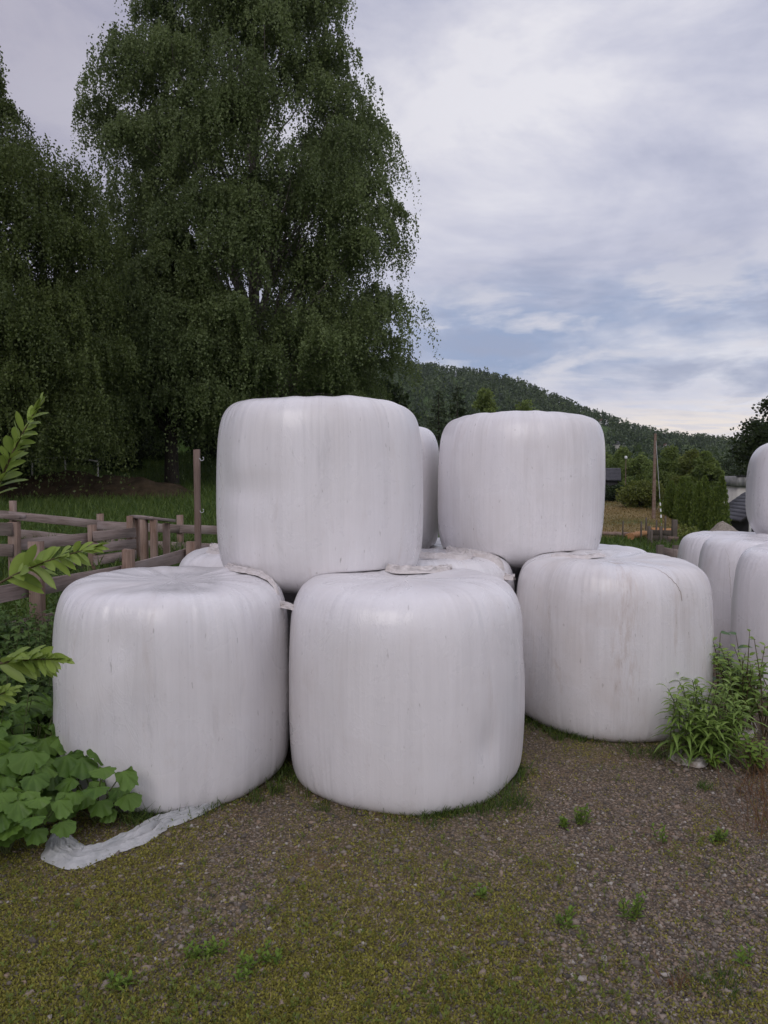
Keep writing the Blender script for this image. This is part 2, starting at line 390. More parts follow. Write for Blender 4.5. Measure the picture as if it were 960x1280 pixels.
def graded(lo, hi, n, fine):
    s = np.linspace(math.asinh(lo/fine), math.asinh(hi/fine), n); return fine*np.sinh(s)
gx = graded(-1300, 1300, 420, 1.6); gy = graded(-300, 1270, 430, 2.6)+0
GX, GY = np.meshgrid(gx, gy); GZ = ground_z(GX, GY)
nx, ny = len(gx), len(gy)
i = (np.arange(ny-1)[:, None]*nx+np.arange(nx-1)[None]).ravel()
Fg = np.stack([i, i+1, i+1+nx, i+nx], 1)
x_, y_ = GX.ravel(), GY.ravel(); t_ = x_/np.maximum(y_, 2)
edge = fbm2(x_*1.5, y_*1.5, 21)*.35
gravel = smooth01(x_+edge, -2.0, -1.35)*(1-smooth01(y_+edge, 8.0, 9.2))
gravel = np.maximum(gravel, (1-smooth01(y_+edge*2, 2.5, 3.4))*smooth01(x_+edge, -3, -2))
track = np.exp(-((x_-.95-.10*np.sin(y_*.9))/.16)**2)+np.exp(-((x_+.55-.10*np.sin(y_*.9+.4))/.16)**2)
moss = np.clip(-.28*track*smooth01(y_, .5, 1.5)+.58-.20*(x_-.2)+.12*fbm2(x_*.9, y_*.9, 31)+.25*fbm2(x_*2.5, y_*2.5, 33), 0, 1)
dry = smooth01(t_+fbm2(x_/6, y_/6, 12)*.02, .22, .27)*smooth01(y_+fbm2(x_/5, y_/5, 14)*2, 36, 41)*(1-smooth01(y_+fbm2(x_/5, y_/5, 15)*3, 74, 82))*(1-smooth01(t_, .46, .5))
dry = dry*np.clip(.8+.5*fbm2(x_/2.5, y_/2.5, 77), 0, 1)
k = NT('ground_surface'); p = k.pos(); ga, ma, da = k.attr('gravel'), k.attr('moss'), k.attr('dry')
vor = k.n('ShaderNodeTexVoronoi'); vor.inputs['Scale'].default_value = 85; k.t.links.new(p, vor.inputs['Vector'])
vo2 = k.n('ShaderNodeTexVoronoi'); vo2.inputs['Scale'].default_value = 190; k.t.links.new(p, vo2.inputs['Vector'])
sep = k.n('ShaderNodeSeparateColor'); k.t.links.new(vor.outputs['Color'], sep.inputs[0])
se2 = k.n('ShaderNodeSeparateColor'); k.t.links.new(vo2.outputs['Color'], se2.inputs[0])
pc = ((0., (.08, .063, .046)), (.4, (.175, .136, .10)), (.7, (.245, .19, .142)), (.9, (.32, .225, .15)), (1., (.45, .39, .31)))
st = k.mix(.5, k.ramp(sep.outputs[0], *pc), k.ramp(se2.outputs[0], *pc))
gr = k.mix(k.ramp(vor.outputs['Distance'], (.25, 0.), (.65, .7)), st, (.040, .030, .022))
big = k.noise(p, 1.1, 5, .6); fine = k.noise(p, 35, 4, .65)
mm = k.math('MULTIPLY', k.ramp(k.math('ADD', k.math('MULTIPLY', fine, .6), k.math('MULTIPLY', ma, .5)), (.46, 0.), (.66, 1.)), .42)
gr = k.mix(mm, gr, k.mix(k.noise(p, 9, 3), (.13, .115, .030), (.21, .165, .060)))
gr = k.mix(k.math('MULTIPLY', k.ramp(k.noise(p, 2.2, 4), (.52, 0.), (.7, 1.)), .4), gr, (.15, .085, .042))
g2 = k.mix(k.noise(p, 3.2, 5), (.022, .052, .008), (.065, .115, .018))
g2 = k.mix(k.math('MULTIPLY', k.ramp(big, (.5, 0.), (.75, 1.)), .5), g2, (.075, .085, .02))
dr = k.mix(k.noise(k.vmul(p, (1, 1, 1)), 1.6, 6, .65), (.16, .11, .045), (.30, .21, .095))
g2 = k.mix(da, g2, dr)
col = k.mix(ga, g2, gr)
h = k.math('MULTIPLY', k.math('SUBTRACT', 1., vor.outputs['Distance']), ga)
h = k.math('ADD', h, k.math('MULTIPLY', fine, .6))
k.bsdf(col, .9, .2, k.bump(h, .6, .008))
M['ground'] = k.m
g = mesh_obj('ground', np.stack([x_, y_, GZ.ravel()], 1), Fg, M['ground'], None, {'gravel': gravel, 'moss': moss, 'dry': dry}, True)
tag(g, kind='structure')
def mosspt(x, y): return np.clip(-.28*(np.exp(-((x-.95-.10*np.sin(y*.9))/.16)**2)+np.exp(-((x+.55-.10*np.sin(y*.9+.4))/.16)**2))+.58-.20*(x-.2)+.12*fbm2(x*.9, y*.9, 31)+.25*fbm2(x*2.5, y*2.5, 33), 0, 1)

# a narrow lane across the mown bank on the right
rp = [at(700, 627, 84), at(765, 626, 84), at(800, 624, 86), at(850, 622, 92)]
rp = [Vector((p.x, p.y, 0)) for p in rp]
V, F = [], []
n = 40
for i in range(n):
    f = i/(n-1)*(len(rp)-1); j = min(int(f), len(rp)-2); c0 = rp[j].lerp(rp[j+1], f-j)
    for s in (-1.1, -.4, .4, 1.1):
        V.append((c0.x, c0.y+s, gz(c0.x, c0.y+s)+.06))
F = [[i*4+j, i*4+j+1, i*4+4+j+1, i*4+4+j] for i in range(n-1) for j in range(3)]
M['lane'] = plain_mat('lane_gravel', (.20, .19, .18), (.32, .30, .28), 2, .9, .2)
tag(mesh_obj('road', V, np.array(F), M['lane']), kind='structure')

# ------------------------------------------------------------------ bales
class Bale:
    def __init__(s, x, y, z0, R, H, n=6.6, seed=0, tilt=(0, 0)):
        s.x, s.y, s.z0, s.R, s.H, s.n, s.seed, s.tilt = x, y, z0, R, H, n, seed, tilt
        s.nb = n*.75 if z0 > .5 else n*1.55
    def profile(s):
        ph = np.linspace(-PI/2, PI/2, 4000); e = np.where(ph < 0, s.nb, s.n)
        pr = np.abs(np.cos(ph))**(2/e); pz = np.sign(np.sin(ph))*np.abs(np.sin(ph))**(2/e)
        return pr*s.R*(1.010-.042*(pz+.12)**2), pz*s.H/2
    def top(s, X, Y):
        r = np.hypot(X-s.x, Y-s.y)/(s.R*.955)
        q = np.clip(1-r**s.n, 0, 1)**(1/s.n)
        return np.where(r < .995, s.z0+s.H/2+s.H/2*q, -9.)
    def make(s, label, lower=(), mat='film', stain=None, nseg=380, nring=170, group=None):
        r = np.random.default_rng(s.seed+100)
        pr, pz = s.profile()
        L = np.concatenate([[0], np.cumsum(np.hypot(np.diff(pr), np.diff(pz)))])
        ls = np.linspace(0, L[-1], nring); rr = np.interp(ls, L, pr); z = np.interp(ls, L, pz)
        th = np.arange(nseg)*2*PI/nseg
        TH, RR = np.meshgrid(th, rr); _, ZZ = np.meshgrid(th, z); _, LL = np.meshgrid(th, ls)
        rel = RR/s.R; zr = ZZ/(s.H/2)
        d = 0
        for kk in range(2, 12):
            d = d+(.0125/kk**.75)*np.sin(kk*TH+r.uniform(0, 6.3)+zr*r.uniform(-1.2, 1.2))
        sh = np.exp(-((np.abs(zr)-.86)/.13)**2)           # gathers of film at the shoulders
        for kk in (23, 31, 44, 57, 71):
            d = d+sh*.0009*np.sin(kk*TH+r.uniform(0, 6.3)+zr*3*r.uniform(-1, 1))*(.5+.5*np.sin(3*TH+r.uniform(0, 6)))
        for _ in range(7):                               # broad soft dents
            t0, zz0 = r.uniform(0, 6.3), r.uniform(-.6, .7)
            dt = np.angle(np.exp(1j*(TH-t0)))
            d = d-r.uniform(-.008, .018)*np.exp(-(dt/r.uniform(.1, .35))**2-((zr-zz0)/r.uniform(.15, .5))**2)
        for _ in range(34):                              # tight irregular gathers running over the shoulder
            t0 = r.uniform(0, 6.3); w0 = r.uniform(.012, .035); z0_ = r.uniform(.35, .85); a_ = r.uniform(-.0040, .0032)
            dt = np.angle(np.exp(1j*(TH-t0-r.uniform(-.12, .12)*(zr-.8))))
            d = d+a_*np.exp(-(dt/w0)**2)*np.clip((zr-z0_)/.25, 0, 1)*np.clip(rel/.5-.5, 0, 1)
        RR2 = RR+d*np.clip(rel*1.2, 0, 1)
        face = np.clip((np.abs(zr)-.8)/.2, 0, 1)
        Xl, Yl = RR2*np.cos(TH), RR2*np.sin(TH)
        bump = .016*fbm2(Xl*4.2, Yl*4.2, s.seed+40, 4)+.012*np.cos(np.clip(rel, 0, 1)*PI)*-1
        for kk in (9, 14, 19):
            bump = bump+.0016*np.sin(kk*TH+r.uniform(0, 6.3))*np.exp(-((rel-.6)/.3)**2)
        Zl = ZZ+bump*face*(zr > 0)
        Zl = Zl+Xl*s.tilt[0]+Yl*s.tilt[1]
        wx, wy, wz = Xl+s.x, Yl+s.y, Zl+s.z0+s.H/2
        if lower:                                        # the soft bale settles on the tops below it
            hf = np.max([b.top(wx, wy) for b in lower], axis=0)+.012
            wz = np.where(zr < .3, np.maximum(wz, hf), wz)
        else:
            wz = np.maximum(wz, ground_z(wx, wy)-.012)
        V = np.stack([wx-s.x, wy-s.y, wz-s.z0], -1).reshape(-1, 3)
        ii = np.arange(nring-1)[:, None]*nseg+np.arange(nseg)[None]; jj = np.arange(nring-1)[:, None]*nseg+(np.arange(nseg)[None]+1) % nseg
        F = np.stack([ii, jj, jj+nseg, ii+nseg], -1)[1:-1].reshape(-1, 4)
        nv = len(V)
        keep = [F, np.array([list(range(nseg, 2*nseg))[::-1]]), np.array([list(range((nring-2)*nseg, (nring-1)*nseg))])]
        wrap = np.stack([np.cos(TH)*s.R, np.sin(TH)*s.R, LL], -1).reshape(-1, 3)
        stn = np.zeros(nv)
        if stain:
            t0, wd, amt = stain
            dt = np.angle(np.exp(1j*(TH-t0)))
            stn = (amt*np.exp(-(dt/wd)**2)*np.clip((LL-s.R*.8)/.3, 0, 1)*np.clip((zr+1)/.9, .2, 1)).ravel()
        low = (.30*np.exp(-((zr+.97)/.10)**2)*(0 if lower else 1)).ravel()    # splashed earth round the foot
        o = mesh_obj('silage_bale', V, keep, M[mat], None, {'wrap': wrap, 'stain': np.maximum(stn, low)}, True, (s.x, s.y, s.z0))
        tag(o, label, 'silage bale', group or 'white wrapped bales')
        s.o = o
        return s

B = {}
def bale(key, px, w, Y, label, bottom=-.015, H=1.055, lower=(), **kw):
    R = w/2; n = kw.pop('n', 7.6); tilt = kw.pop('tilt', (0, 0)); seed = kw.pop('seed', len(B)*7+3)
    b = Bale((px-480)/960*Y, Y, bottom, R, H, n, seed, tilt)
    b.make(label, [B[q] for q in lower], **kw); B[key] = b; return b
bale('front', 506, 1.235, 4.07, 'large white wrapped bale standing front and centre, nearest of the ground row', tilt=(0, .02))
bale('left', 217, 1.205, 4.06, 'white wrapped bale on the ground at the left, beside the broad green leaves', tilt=(0, .015))
bale('right', 766, 1.235, 5.02, 'white wrapped bale with brown dirt runs, behind the willowherb clump', mat='film_dirty', stain=(-PI/2-.14, .13, .5), tilt=(-.015, .01))
bale('back_left', 325, 1.2, 5.46, 'white second-row bale of which only a low top edge shows at left, towards the fence', bottom=.0)
bale('back_mid', 535, 1.23, 5.36, 'white wrapped ground bale in the second row, just behind the front centre bale', bottom=-.03)
bale('back_right', 728, 1.22, 6.33, 'white wrapped ground bale whose low top shows behind the dirt-streaked one', bottom=-.08)
bale('hidden', 535, 1.23, 6.62, 'white wrapped ground bale glimpsed in the gap below the two rear upper bales', bottom=-.05)
bale('top_left', 400, 1.25, 4.76, 'upper white wrapped bale resting on the two front bales, largest of the upper tier', bottom=.895, H=1.135, lower=('front', 'left', 'back_left', 'back_mid'), tilt=(-.005, .0))
bale('top_back', 455, 1.25, 6.32, 'upper white bale mostly hidden behind the largest upper one, a narrow strip in view', bottom=.90, H=1.07, lower=('back_left', 'back_mid', 'hidden'))
bale('top_right', 650, 1.25, 5.88, 'upper white wrapped bale with the hill behind it, resting over the dirt-streaked bale', bottom=.90, H=1.12, lower=('back_mid', 'right', 'back_right', 'hidden'))
bale('far_a', 925, 1.19, 7.9, 'white wrapped ground bale farthest back in the group at the right edge', bottom=-.10)
bale('far_b', 964, 1.19, 6.75, 'white wrapped ground bale in the middle of the row at the right edge', bottom=-.04)
bale('far_c', 1030, 1.19, 5.58, 'white wrapped ground bale nearest in the row at the right edge, behind the leafy shrub', bottom=-.02)
bale('far_d', 1106, 1.19, 7.0, 'white ground bale on the outer side under the single upper one at the right edge', bottom=-.04)
bale('far_top', 1017, 1.18, 7.4, 'upper white bale cut off by the right edge, alone on its row', bottom=.88, H=1.03, lower=('far_a', 'far_b', 'far_d'), n=4.6)

def topz(x, y, keys):
    if keys: return max(max(float(B[q].top(np.array(x), np.array(y))) for q in keys), max(B[q].z0+B[q].H for q in keys)-.15)
    return max([float(B[q].top(np.array(x), np.array(y))) for q in keys]+[gz(x, y)])

def crumple(name, path, widths, keys, mat, parent, seed, amp=.02, nu=110, nv=26, base=.006):
    """a gathered, creased strip of film lying on what is below it"""
    P = [Vector((p[0], p[1], 0)) for p in path]; V = []
    L = [0]
    for a, b in zip(P, P[1:]): L.append(L[-1]+(b-a).length)
    for i in range(nu):
        l = i/(nu-1)*L[-1]
        c = Vector((np.interp(l, L, [p.x for p in P]), np.interp(l, L, [p.y for p in P]), 0))
        c2 = Vector((np.interp(l+.02, L, [p.x for p in P]), np.interp(l+.02, L, [p.y for p in P]), 0))
        c0 = Vector((np.interp(l-.02, L, [p.x for p in P]), np.interp(l-.02, L, [p.y for p in P]), 0))
        d = (c2-c0).normalized(); sd_ = Vector((-d.y, d.x, 0)); w = float(np.interp(l, L, widths))
        for j in range(nv):
            v = (j/(nv-1)-.5)*2
            ed = mnoise.noise(Vector((l*9, v*.5+seed, seed)))*.35
            q = c+sd_*v*w*.5*(1+ed)
            n1 = abs(mnoise.noise(Vector((l*7+seed+v*.8, v*3.4, seed*2.1)))); n2 = abs(mnoise.noise(Vector((l*19+v*3, v*7+seed, seed))))
            n0 = mnoise.noise(Vector((l*5, seed, v)))
            n3 = abs(mnoise.noise(Vector((l*4+seed*3, v*5.5+mnoise.noise(Vector((l*6, seed, v)))*1.4, seed))))
            h = amp*(1.3*(1-2.8*n3)+.55*(1-2.6*n1)+.45*(1-2.6*n2)+.6*n0+.5)*(1-abs(v)**2.2)
            z = topz(q.x, q.y, keys)
            V.append((q.x+mnoise.noise(Vector((l*20, v*3, seed)))*amp*.6, q.y+mnoise.noise(Vector((l*20, v*3, seed+9)))*amp*.6, z+.004+max(base+h, 0)*(1-abs(v)**6)+.002*(1+mnoise.noise(Vector((l*30, v*6, seed))))))
    F = np.array([[i*nv+j, i*nv+j+1, (i+1)*nv+j+1, (i+1)*nv+j] for i in range(nu-1) for j in range(nv-1)])
    V = np.array(V); loc = np.array(parent.location) if parent else V.mean(0)*[1, 1, 0]
    o = mesh_obj(name, V-loc, F, M[mat], parent, None, True)
    if not parent: o.location = loc
    return o
def xy(px, Y): return ((px-480)/960*Y, Y)
crumple('film_tail', [xy(372, 3.86), xy(350, 4.0), xy(322, 4.18), xy(300, 4.3), xy(283, 4.42)], [.03, .05, .06, .08, .05], ('left', 'front'), 'tail', B['left'].o, 3, .011)
crumple('film_tail', [xy(486, 4.30), xy(506, 4.22), xy(530, 4.22), xy(565, 4.3)], [.08, .14, .10, .02], ('front',), 'tail', B['front'].o, 5, .013)
crumple('film_tail', [xy(520, 5.1), xy(545, 5.1), xy(575, 5.05), xy(590, 5.2)], [.08, .16, .15, .05], ('back_mid',), 'tail', B['back_mid'].o, 8, .016)
crumple('film_tail', [xy(560, 5.5), xy(590, 5.25), xy(622, 5.1), xy(644, 4.98)], [.07, .12, .10, .03], ('back_mid', 'right'), 'tail', B['back_mid'].o, 11, .015)
crumple('film_tail', [xy(262, 5.2), xy(285, 5.1), xy(310, 5.1)], [.08, .15, .1], ('back_left',), 'tail', B['back_left'].o, 14, .022)
crumple('film_tail', [xy(690, 4.98), xy(735, 4.92), xy(750, 5.05)], [.05, .05, .1], ('right',), 'tail', B['right'].o, 17, .007)

def film_line(b, pts, w=.004):
    """raised dirty edge where the last turn of film ends; pts are (angle, arc position 0 bottom .. 1 top centre)"""
    pr, pz = b.profile()
    L = np.concatenate([[0], np.cumsum(np.hypot(np.diff(pr), np.diff(pz)))]); L /= L[-1]
    u = np.linspace(0, 1, 60); k0 = np.linspace(0, 1, len(pts))
    a = np.interp(u, k0, [p[0] for p in pts]); l = np.interp(u, k0, [p[1] for p in pts])
    ker = np.ones(9)/9
    a = np.convolve(np.pad(a, 4, 'edge'), ker, 'valid'); l = np.convolve(np.pad(l, 4, 'edge'), ker, 'valid')
    rr = np.interp(l, L, pr); zz = np.interp(l, L, pz)
    # ride on the real, slightly uneven surface
    me = b.o.data; co_ = np.empty(len(me.vertices)*3, np.float32); me.vertices.foreach_get('co', co_); co_ = co_.reshape(-1, 3)
    P = np.stack([rr*np.cos(a), rr*np.sin(a), zz+b.H/2], 1)
    out = []
    for p in P:
        q = co_[np.argmin(((co_-p)**2).sum(1))]; out.append(p*.3+q*.7)
    mb = MB(); mb.tube(np.array(out), w*(.6+.4*np.sin(u*9)**2), 5)
    return mb.build('film_edge', M['film_edge'], b.o, True)
film_line(B['right'], [(-PI/2-.5, .86), (-PI/2-.1, .84), (-PI/2+.25, .77), (-PI/2+.42, .70), (-PI/2+.44, .66)], .0028)
film_line(B['far_b'], [(-PI+.2, .80), (-PI+.55, .70), (-PI+.62, .55), (-PI+.64, .35)], .0025)

o = crumple('plastic_sheet', [tuple(on_ground(*p))[:2] for p in ((272, 1006), (232, 1021), (196, 1032), (166, 1051), (130, 1066), (99, 1074), (78, 1066), (72, 1046))],
            [.05, .11, .15, .13, .14, .18, .16, .07], (), 'sheet', None, 21, .012, 200, 46)
tag(o, 'long crumpled strip of whitish plastic film on the ground before the left bale', 'plastic sheet')
for p, w, sd_, lb in ((((842, 942), (856, 952), (872, 957), (880, 952)), [.10, .16, .10, .06], 31, 'muddy white film scrap at the foot of the willowherb clump, left of the others'),
                      (((884, 952), (898, 949), (908, 942)), [.06, .10, .05], 35, 'small muddy film scrap between two others under the right-hand plants'),
                      (((916, 925), (928, 918), (940, 908)), [.07, .14, .06], 39, 'muddy white film scrap farthest right, below the ovate-leaved shrub')):
    o = crumple('film_scrap', [tuple(on_ground(*q))[:2] for q in p], w, (), 'muddy', None, sd_, .012, 60, 18)
    tag(o, lb, 'plastic scrap', 'film scraps by the right bale')

# ------------------------------------------------------------------ fences
def beam(name, p0, p1, w, h, mat, parent, up=(0, 0, 1), seed=0):
    """board or post with its length along local X, slightly worn"""
    p0, p1 = Vector(p0), Vector(p1); L = (p1-p0).length; n = max(3, int(L/.25)+1)
    r = np.random.default_rng(int(seed*131+L*977) % 100000)
    b = min(w, h)*.07
    sec = np.array([(-w/2+b, -h/2), (w/2-b, -h/2), (w/2, -h/2+b), (w/2, h/2-b), (w/2-b, h/2), (-w/2+b, h/2), (-w/2, h/2-b), (-w/2, -h/2+b)])
    xs = np.linspace(0, L, n); V = np.zeros((n, 8, 3)); V[:, :, 0] = xs[:, None]
    bow = np.cumsum(r.normal(0, .0025, n))
    V[:, :, 1] = sec[None, :, 0]+bow[:, None]*.5+r.normal(0, .0012, (n, 8)); V[:, :, 2] = sec[None, :, 1]+bow[::-1][:, None]*.8+r.normal(0, .0012, (n, 8))
    V[0, :, 0] += r.normal(0, .004, 8); V[-1, :, 0] += r.normal(0, .004, 8)
    i = np.arange(n-1)[:, None]*8+np.arange(8); j = np.arange(n-1)[:, None]*8+(np.arange(8)+1) % 8
    F = np.stack([i, j, j+8, i+8], -1).reshape(-1, 4)[:, ::-1]
    caps = np.array([list(range(8)), list(range(8*n-8, 8*n))[::-1]])
    o = mesh_obj(name, V.reshape(-1, 3), [F, caps], M[mat], parent)
    xa = (p1-p0).normalized(); upv = Vector(up); ya = upv.cross(xa).normalized(); za = xa.cross(ya)
    m = Matrix((xa, ya, za)).transposed().to_4x4()
    m.translation = p0-(Vector(parent.location) if parent else Vector())
    o.matrix_basis = m
    return o
def post(parent, px, py_top, Y, w, mat='post', name='post', d=None, lean=0.):
    p = at(px, py_top, Y); z0 = gz(p.x, p.y)-.15
    return beam(name, (p.x, p.y, z0), (p.x+lean, p.y, p.z), w, d or w, mat, parent, (0, 1, 0), px), p

nf = thing('paddock_fence', 'weathered plank fence running away past the left bale, nearest the camera', 'fence', (-2.9, 6.4, gz(-2.9, 6.4)))
ps = [Vector((-3.32, 5.4, .95))]
b_ = beam('post', (-3.32, 5.4, 0), (-3.32, 5.4, .95), .1, .1, 'post', nf, (0, 1, 0), 1)
for px, py, Y in ((45, 677, 6.4), (161, 687, 7.4), (238.5, 677, 8.7)):
    _, p = post(nf, px, py, Y, .10); ps.append(p)
p4 = Vector((-1.78, 9.9, .8)); ps.append(p4); beam('post', (p4.x, p4.y, 0), p4, .1, .1, 'post', nf, (0, 1, 0), 5)
for i in range(4):
    a, b = ps[i].copy(), ps[i+1].copy()
    d = (b-a); d.z = 0; d.normalize(); nrm = Vector((-d.y, d.x, 0))*.068
    z0, z1 = [(.60, .62), (.62, .63), (.63, .66), (.66, .67)][i]
    e0, e1 = a+nrm-d*.04, b+nrm+d*.04
    beam('rail', (e0.x, e0.y, z0), (e1.x, e1.y, z1), .026, .135, 'wood', nf, (0, 0, 1), i+20)
    beam('rail', (e0.x, e0.y, z0-.31), (e1.x, e1.y, z1-.30), .028, .13, 'wood', nf, (0, 0, 1), i+30)

mf = thing('pen_fence', 'low plank fence in the middle of the paddock with rails on square posts', 'fence', (-4.2, 9.2, gz(-4.2, 9.2)))
_, m0 = post(mf, 17.5, 652, 9.0, .11); _, m1 = post(mf, 115, 656, 9.8, .09); _, m2 = post(mf, 163, 645, 10.3, .085)
ml = Vector((m0.x-1.4, 9.3, m0.z)); beam('post', (ml.x, ml.y, 0), ml, .1, .1, 'post', mf, (0, 1, 0), 4)
def rails(parent, p, q, tops, h, off=-.06, mat='wood', th=.026):
    d = q-p; d.z = 0; d.normalize(); nr = Vector((-d.y, d.x, 0))*(-off)
    for kx, (za, zb) in enumerate(tops):
        beam('rail', (p.x+nr.x-d.x*.03, p.y+nr.y-d.y*.03, za-h/2), (q.x+nr.x+d.x*.03, q.y+nr.y+d.y*.03, zb-h/2), th, h, mat, parent, (0, 0, 1), kx*3+p.x)
rails(mf, m0, m1, [(.80, .82), (.50, .52)], .135, -.06)
rails(mf, ml, m0, [(1.02, 1.01), (.76, .76)], .145, .075)
rails(mf, m1, m2, [(.84, .85), (.69, .70), (.54, .55)], .125, .06)
beam('cap_board', (ml.x, ml.y, ml.z+.06), (m0.x+.1, m0.y, m0.z+.055), .13, .05, 'wood', mf, (0, 0, 1), 6)

tr = thing('timber_rack', 'two pairs of short posts joined by flat boards on top, inside the paddock', 'post rack', (-3.0, 9.9, gz(-3., 9.9)))
_, g1 = post(tr, 180, 650, 9.75, .085); _, g2 = post(tr, 192.5, 650, 9.7, .08); _, g3 = post(tr, 208, 654, 10.1, .08); _, g0 = post(tr, 170, 648, 10.5, .08)
beam('cap_board', (g0.x-.05, g0.y+.05, g0.z+.03), (g1.x+.08, g1.y-.05, g1.z+.03), .11, .035, 'wood', tr, (0, 0, 1), 2)
beam('cap_board', (g2.x-.05, g2.y-.05, g2.z+.03), (g3.x+.06, g3.y+.05, g3.z+.03), .11, .035, 'wood', tr, (0, 0, 1), 3)

ff = thing('field_fence', 'far plank fence at the back of the paddock, below the trees', 'fence', (-4.5, 13, gz(-4.5, 13)))
fp = []
for px, py, Y in ((-95, 632, 13.6), (15.5, 626, 13.2), (125, 642, 13.0), (225, 644, 12.6), (330, 650, 12.2)):
    _, p = post(ff, px, py, Y, .095); fp.append(p)
zt = [1.02, .93, .78, .74, .72]
for i in range(4):
    rails(ff, fp[i], fp[i+1], [(zt[i], zt[i+1]), (zt[i]-.30, zt[i+1]-.29)], .14, .065)

hp = thing('hook_pole', 'tall thin wooden pole with two metal hooks beside the upper left bale', 'pole', (at(245.5, 600, 8.9).x, 8.9, gz(at(245.5, 600, 8.9).x, 8.9)))
post(hp, 245.5, 562, 8.9, .066, 'pole', 'pole')
for py in (573, 638):
    p = at(249.5, py, 8.88); mb = MB()
    a = np.linspace(PI, -PI*.35, 12)
    pts = [(p.x-.02, p.y, p.z+.0), (p.x+.004, p.y, p.z)]+[(p.x+.026+.022*math.cos(t), p.y, p.z-.004-.022*math.sin(t)*-1*-1) for t in a]
    mb.tube(np.array(pts), .0045, 6); mb.build('hook', M['steel'], hp, True, tuple(hp.location)).location = (0, 0, 0)
for ch in hp.children:
    pass

# ------------------------------------------------------------------ trees
def limb(mb, p0, p1, r0, r1, rise=.0, n=9, seed=0, k=6, wob=.03):
    r = np.random.default_rng(seed); u = np.linspace(0, 1, n)[:, None]
    p0, p1 = np.array(p0, float), np.array(p1, float); L = np.linalg.norm(p1-p0)
    P = p0+(p1-p0)*u; P[:, 2] += rise*np.sin(u[:, 0]*PI)
    P[1:-1] += np.cumsum(r.normal(0, wob*L/n, (n-2, 3)), 0)*.6
    mb.tube(P, np.linspace(r0, r1, n), k); return P

def hanging(clumps, size, rng, ns, nl, lsz, hang=(.8, 1.9), spread=.18):
    """weeping twigs: every clump is a dome of twig starts that hang down with leaves along them"""
    N = len(clumps)
    c = np.repeat(clumps, ns, 0); s = np.repeat(size, ns)[:, None]
    m = len(c); a = rng.uniform(0, 2*PI, m)[:, None]; rho = np.sqrt(rng.uniform(0, 1, m))[:, None]
    s = s*(1+.25*np.sin(a*3+np.repeat(np.arange(N), ns)[:, None])); sq = np.repeat(rng.uniform(.6, 1.2, N), ns)[:, None]
    out = np.concatenate([np.cos(a), np.sin(a), np.zeros_like(a)], 1)
    st = c+out*rho*s; st[:, 2:] += s*sq*np.sqrt(1-rho**2*.97)*rng.uniform(.75, 1, (m, 1))
    L = s*rng.uniform(*hang, (m, 1))*(.3+.7*rng.uniform(0, 1, (m, 1))**1.3)*(.55+.45*rho)
    u = (np.arange(nl)[None, :]+rng.uniform(0, 1, (m, nl)))/nl
    P = st[:, None, :]+out[:, None, :]*(spread*L*np.sqrt(u))[:, :, None]
    P[:, :, 2] -= L*u**1.15
    P += rng.normal(0, .045, P.shape)
    P = P.reshape(-1, 3); q = len(P)
    D = rng.normal(0, .55, (q, 3))+np.array([0, 0, -.75]); Nn = rng.normal(0, 1, (q, 3))
    tc = np.repeat(np.repeat(rng.uniform(0, 1, N), ns), nl)
    tint = np.clip(.15+.45*tc+.4*rng.uniform(0, 1, q), 0, 1)
    sz = lsz*rng.uniform(.7, 1.35, q)
    return leaf_quads(P, D, Nn, sz, sz*.72, tint)

def scatter(centers, radii, rng, n, lsz, squash=1., up=0., shell=.55):
    """leaves through the volume of several lobes, denser at their outside"""
    idx = rng.choice(len(centers), n, p=radii**2/np.sum(radii**2))
    d = unit(rng.normal(0, 1, (n, 3))); rr = rng.uniform(shell**3, 1, n)**(1/3)
    rr = rr*(1+.22*np.sin(d[:, 0]*7+idx)*np.sin(d[:, 1]*6+idx*2)*np.sin(d[:, 2]*5+idx*3))
    P = centers[idx]+d*(radii[idx]*rr)[:, None]*np.array([1, 1, squash])
    D = d*.5+rng.normal(0, .6, (n, 3))+np.array([0, 0, up]); N = rng.normal(0, 1, (n, 3))
    tint = np.clip(rng.uniform(0, 1, len(centers))[idx]*.5+rng.uniform(0, .5, n), 0, 1)
    s = lsz*rng.uniform(.6, 1.4, n)
    return leaf_quads(P, D, N, s, s*.75, tint)

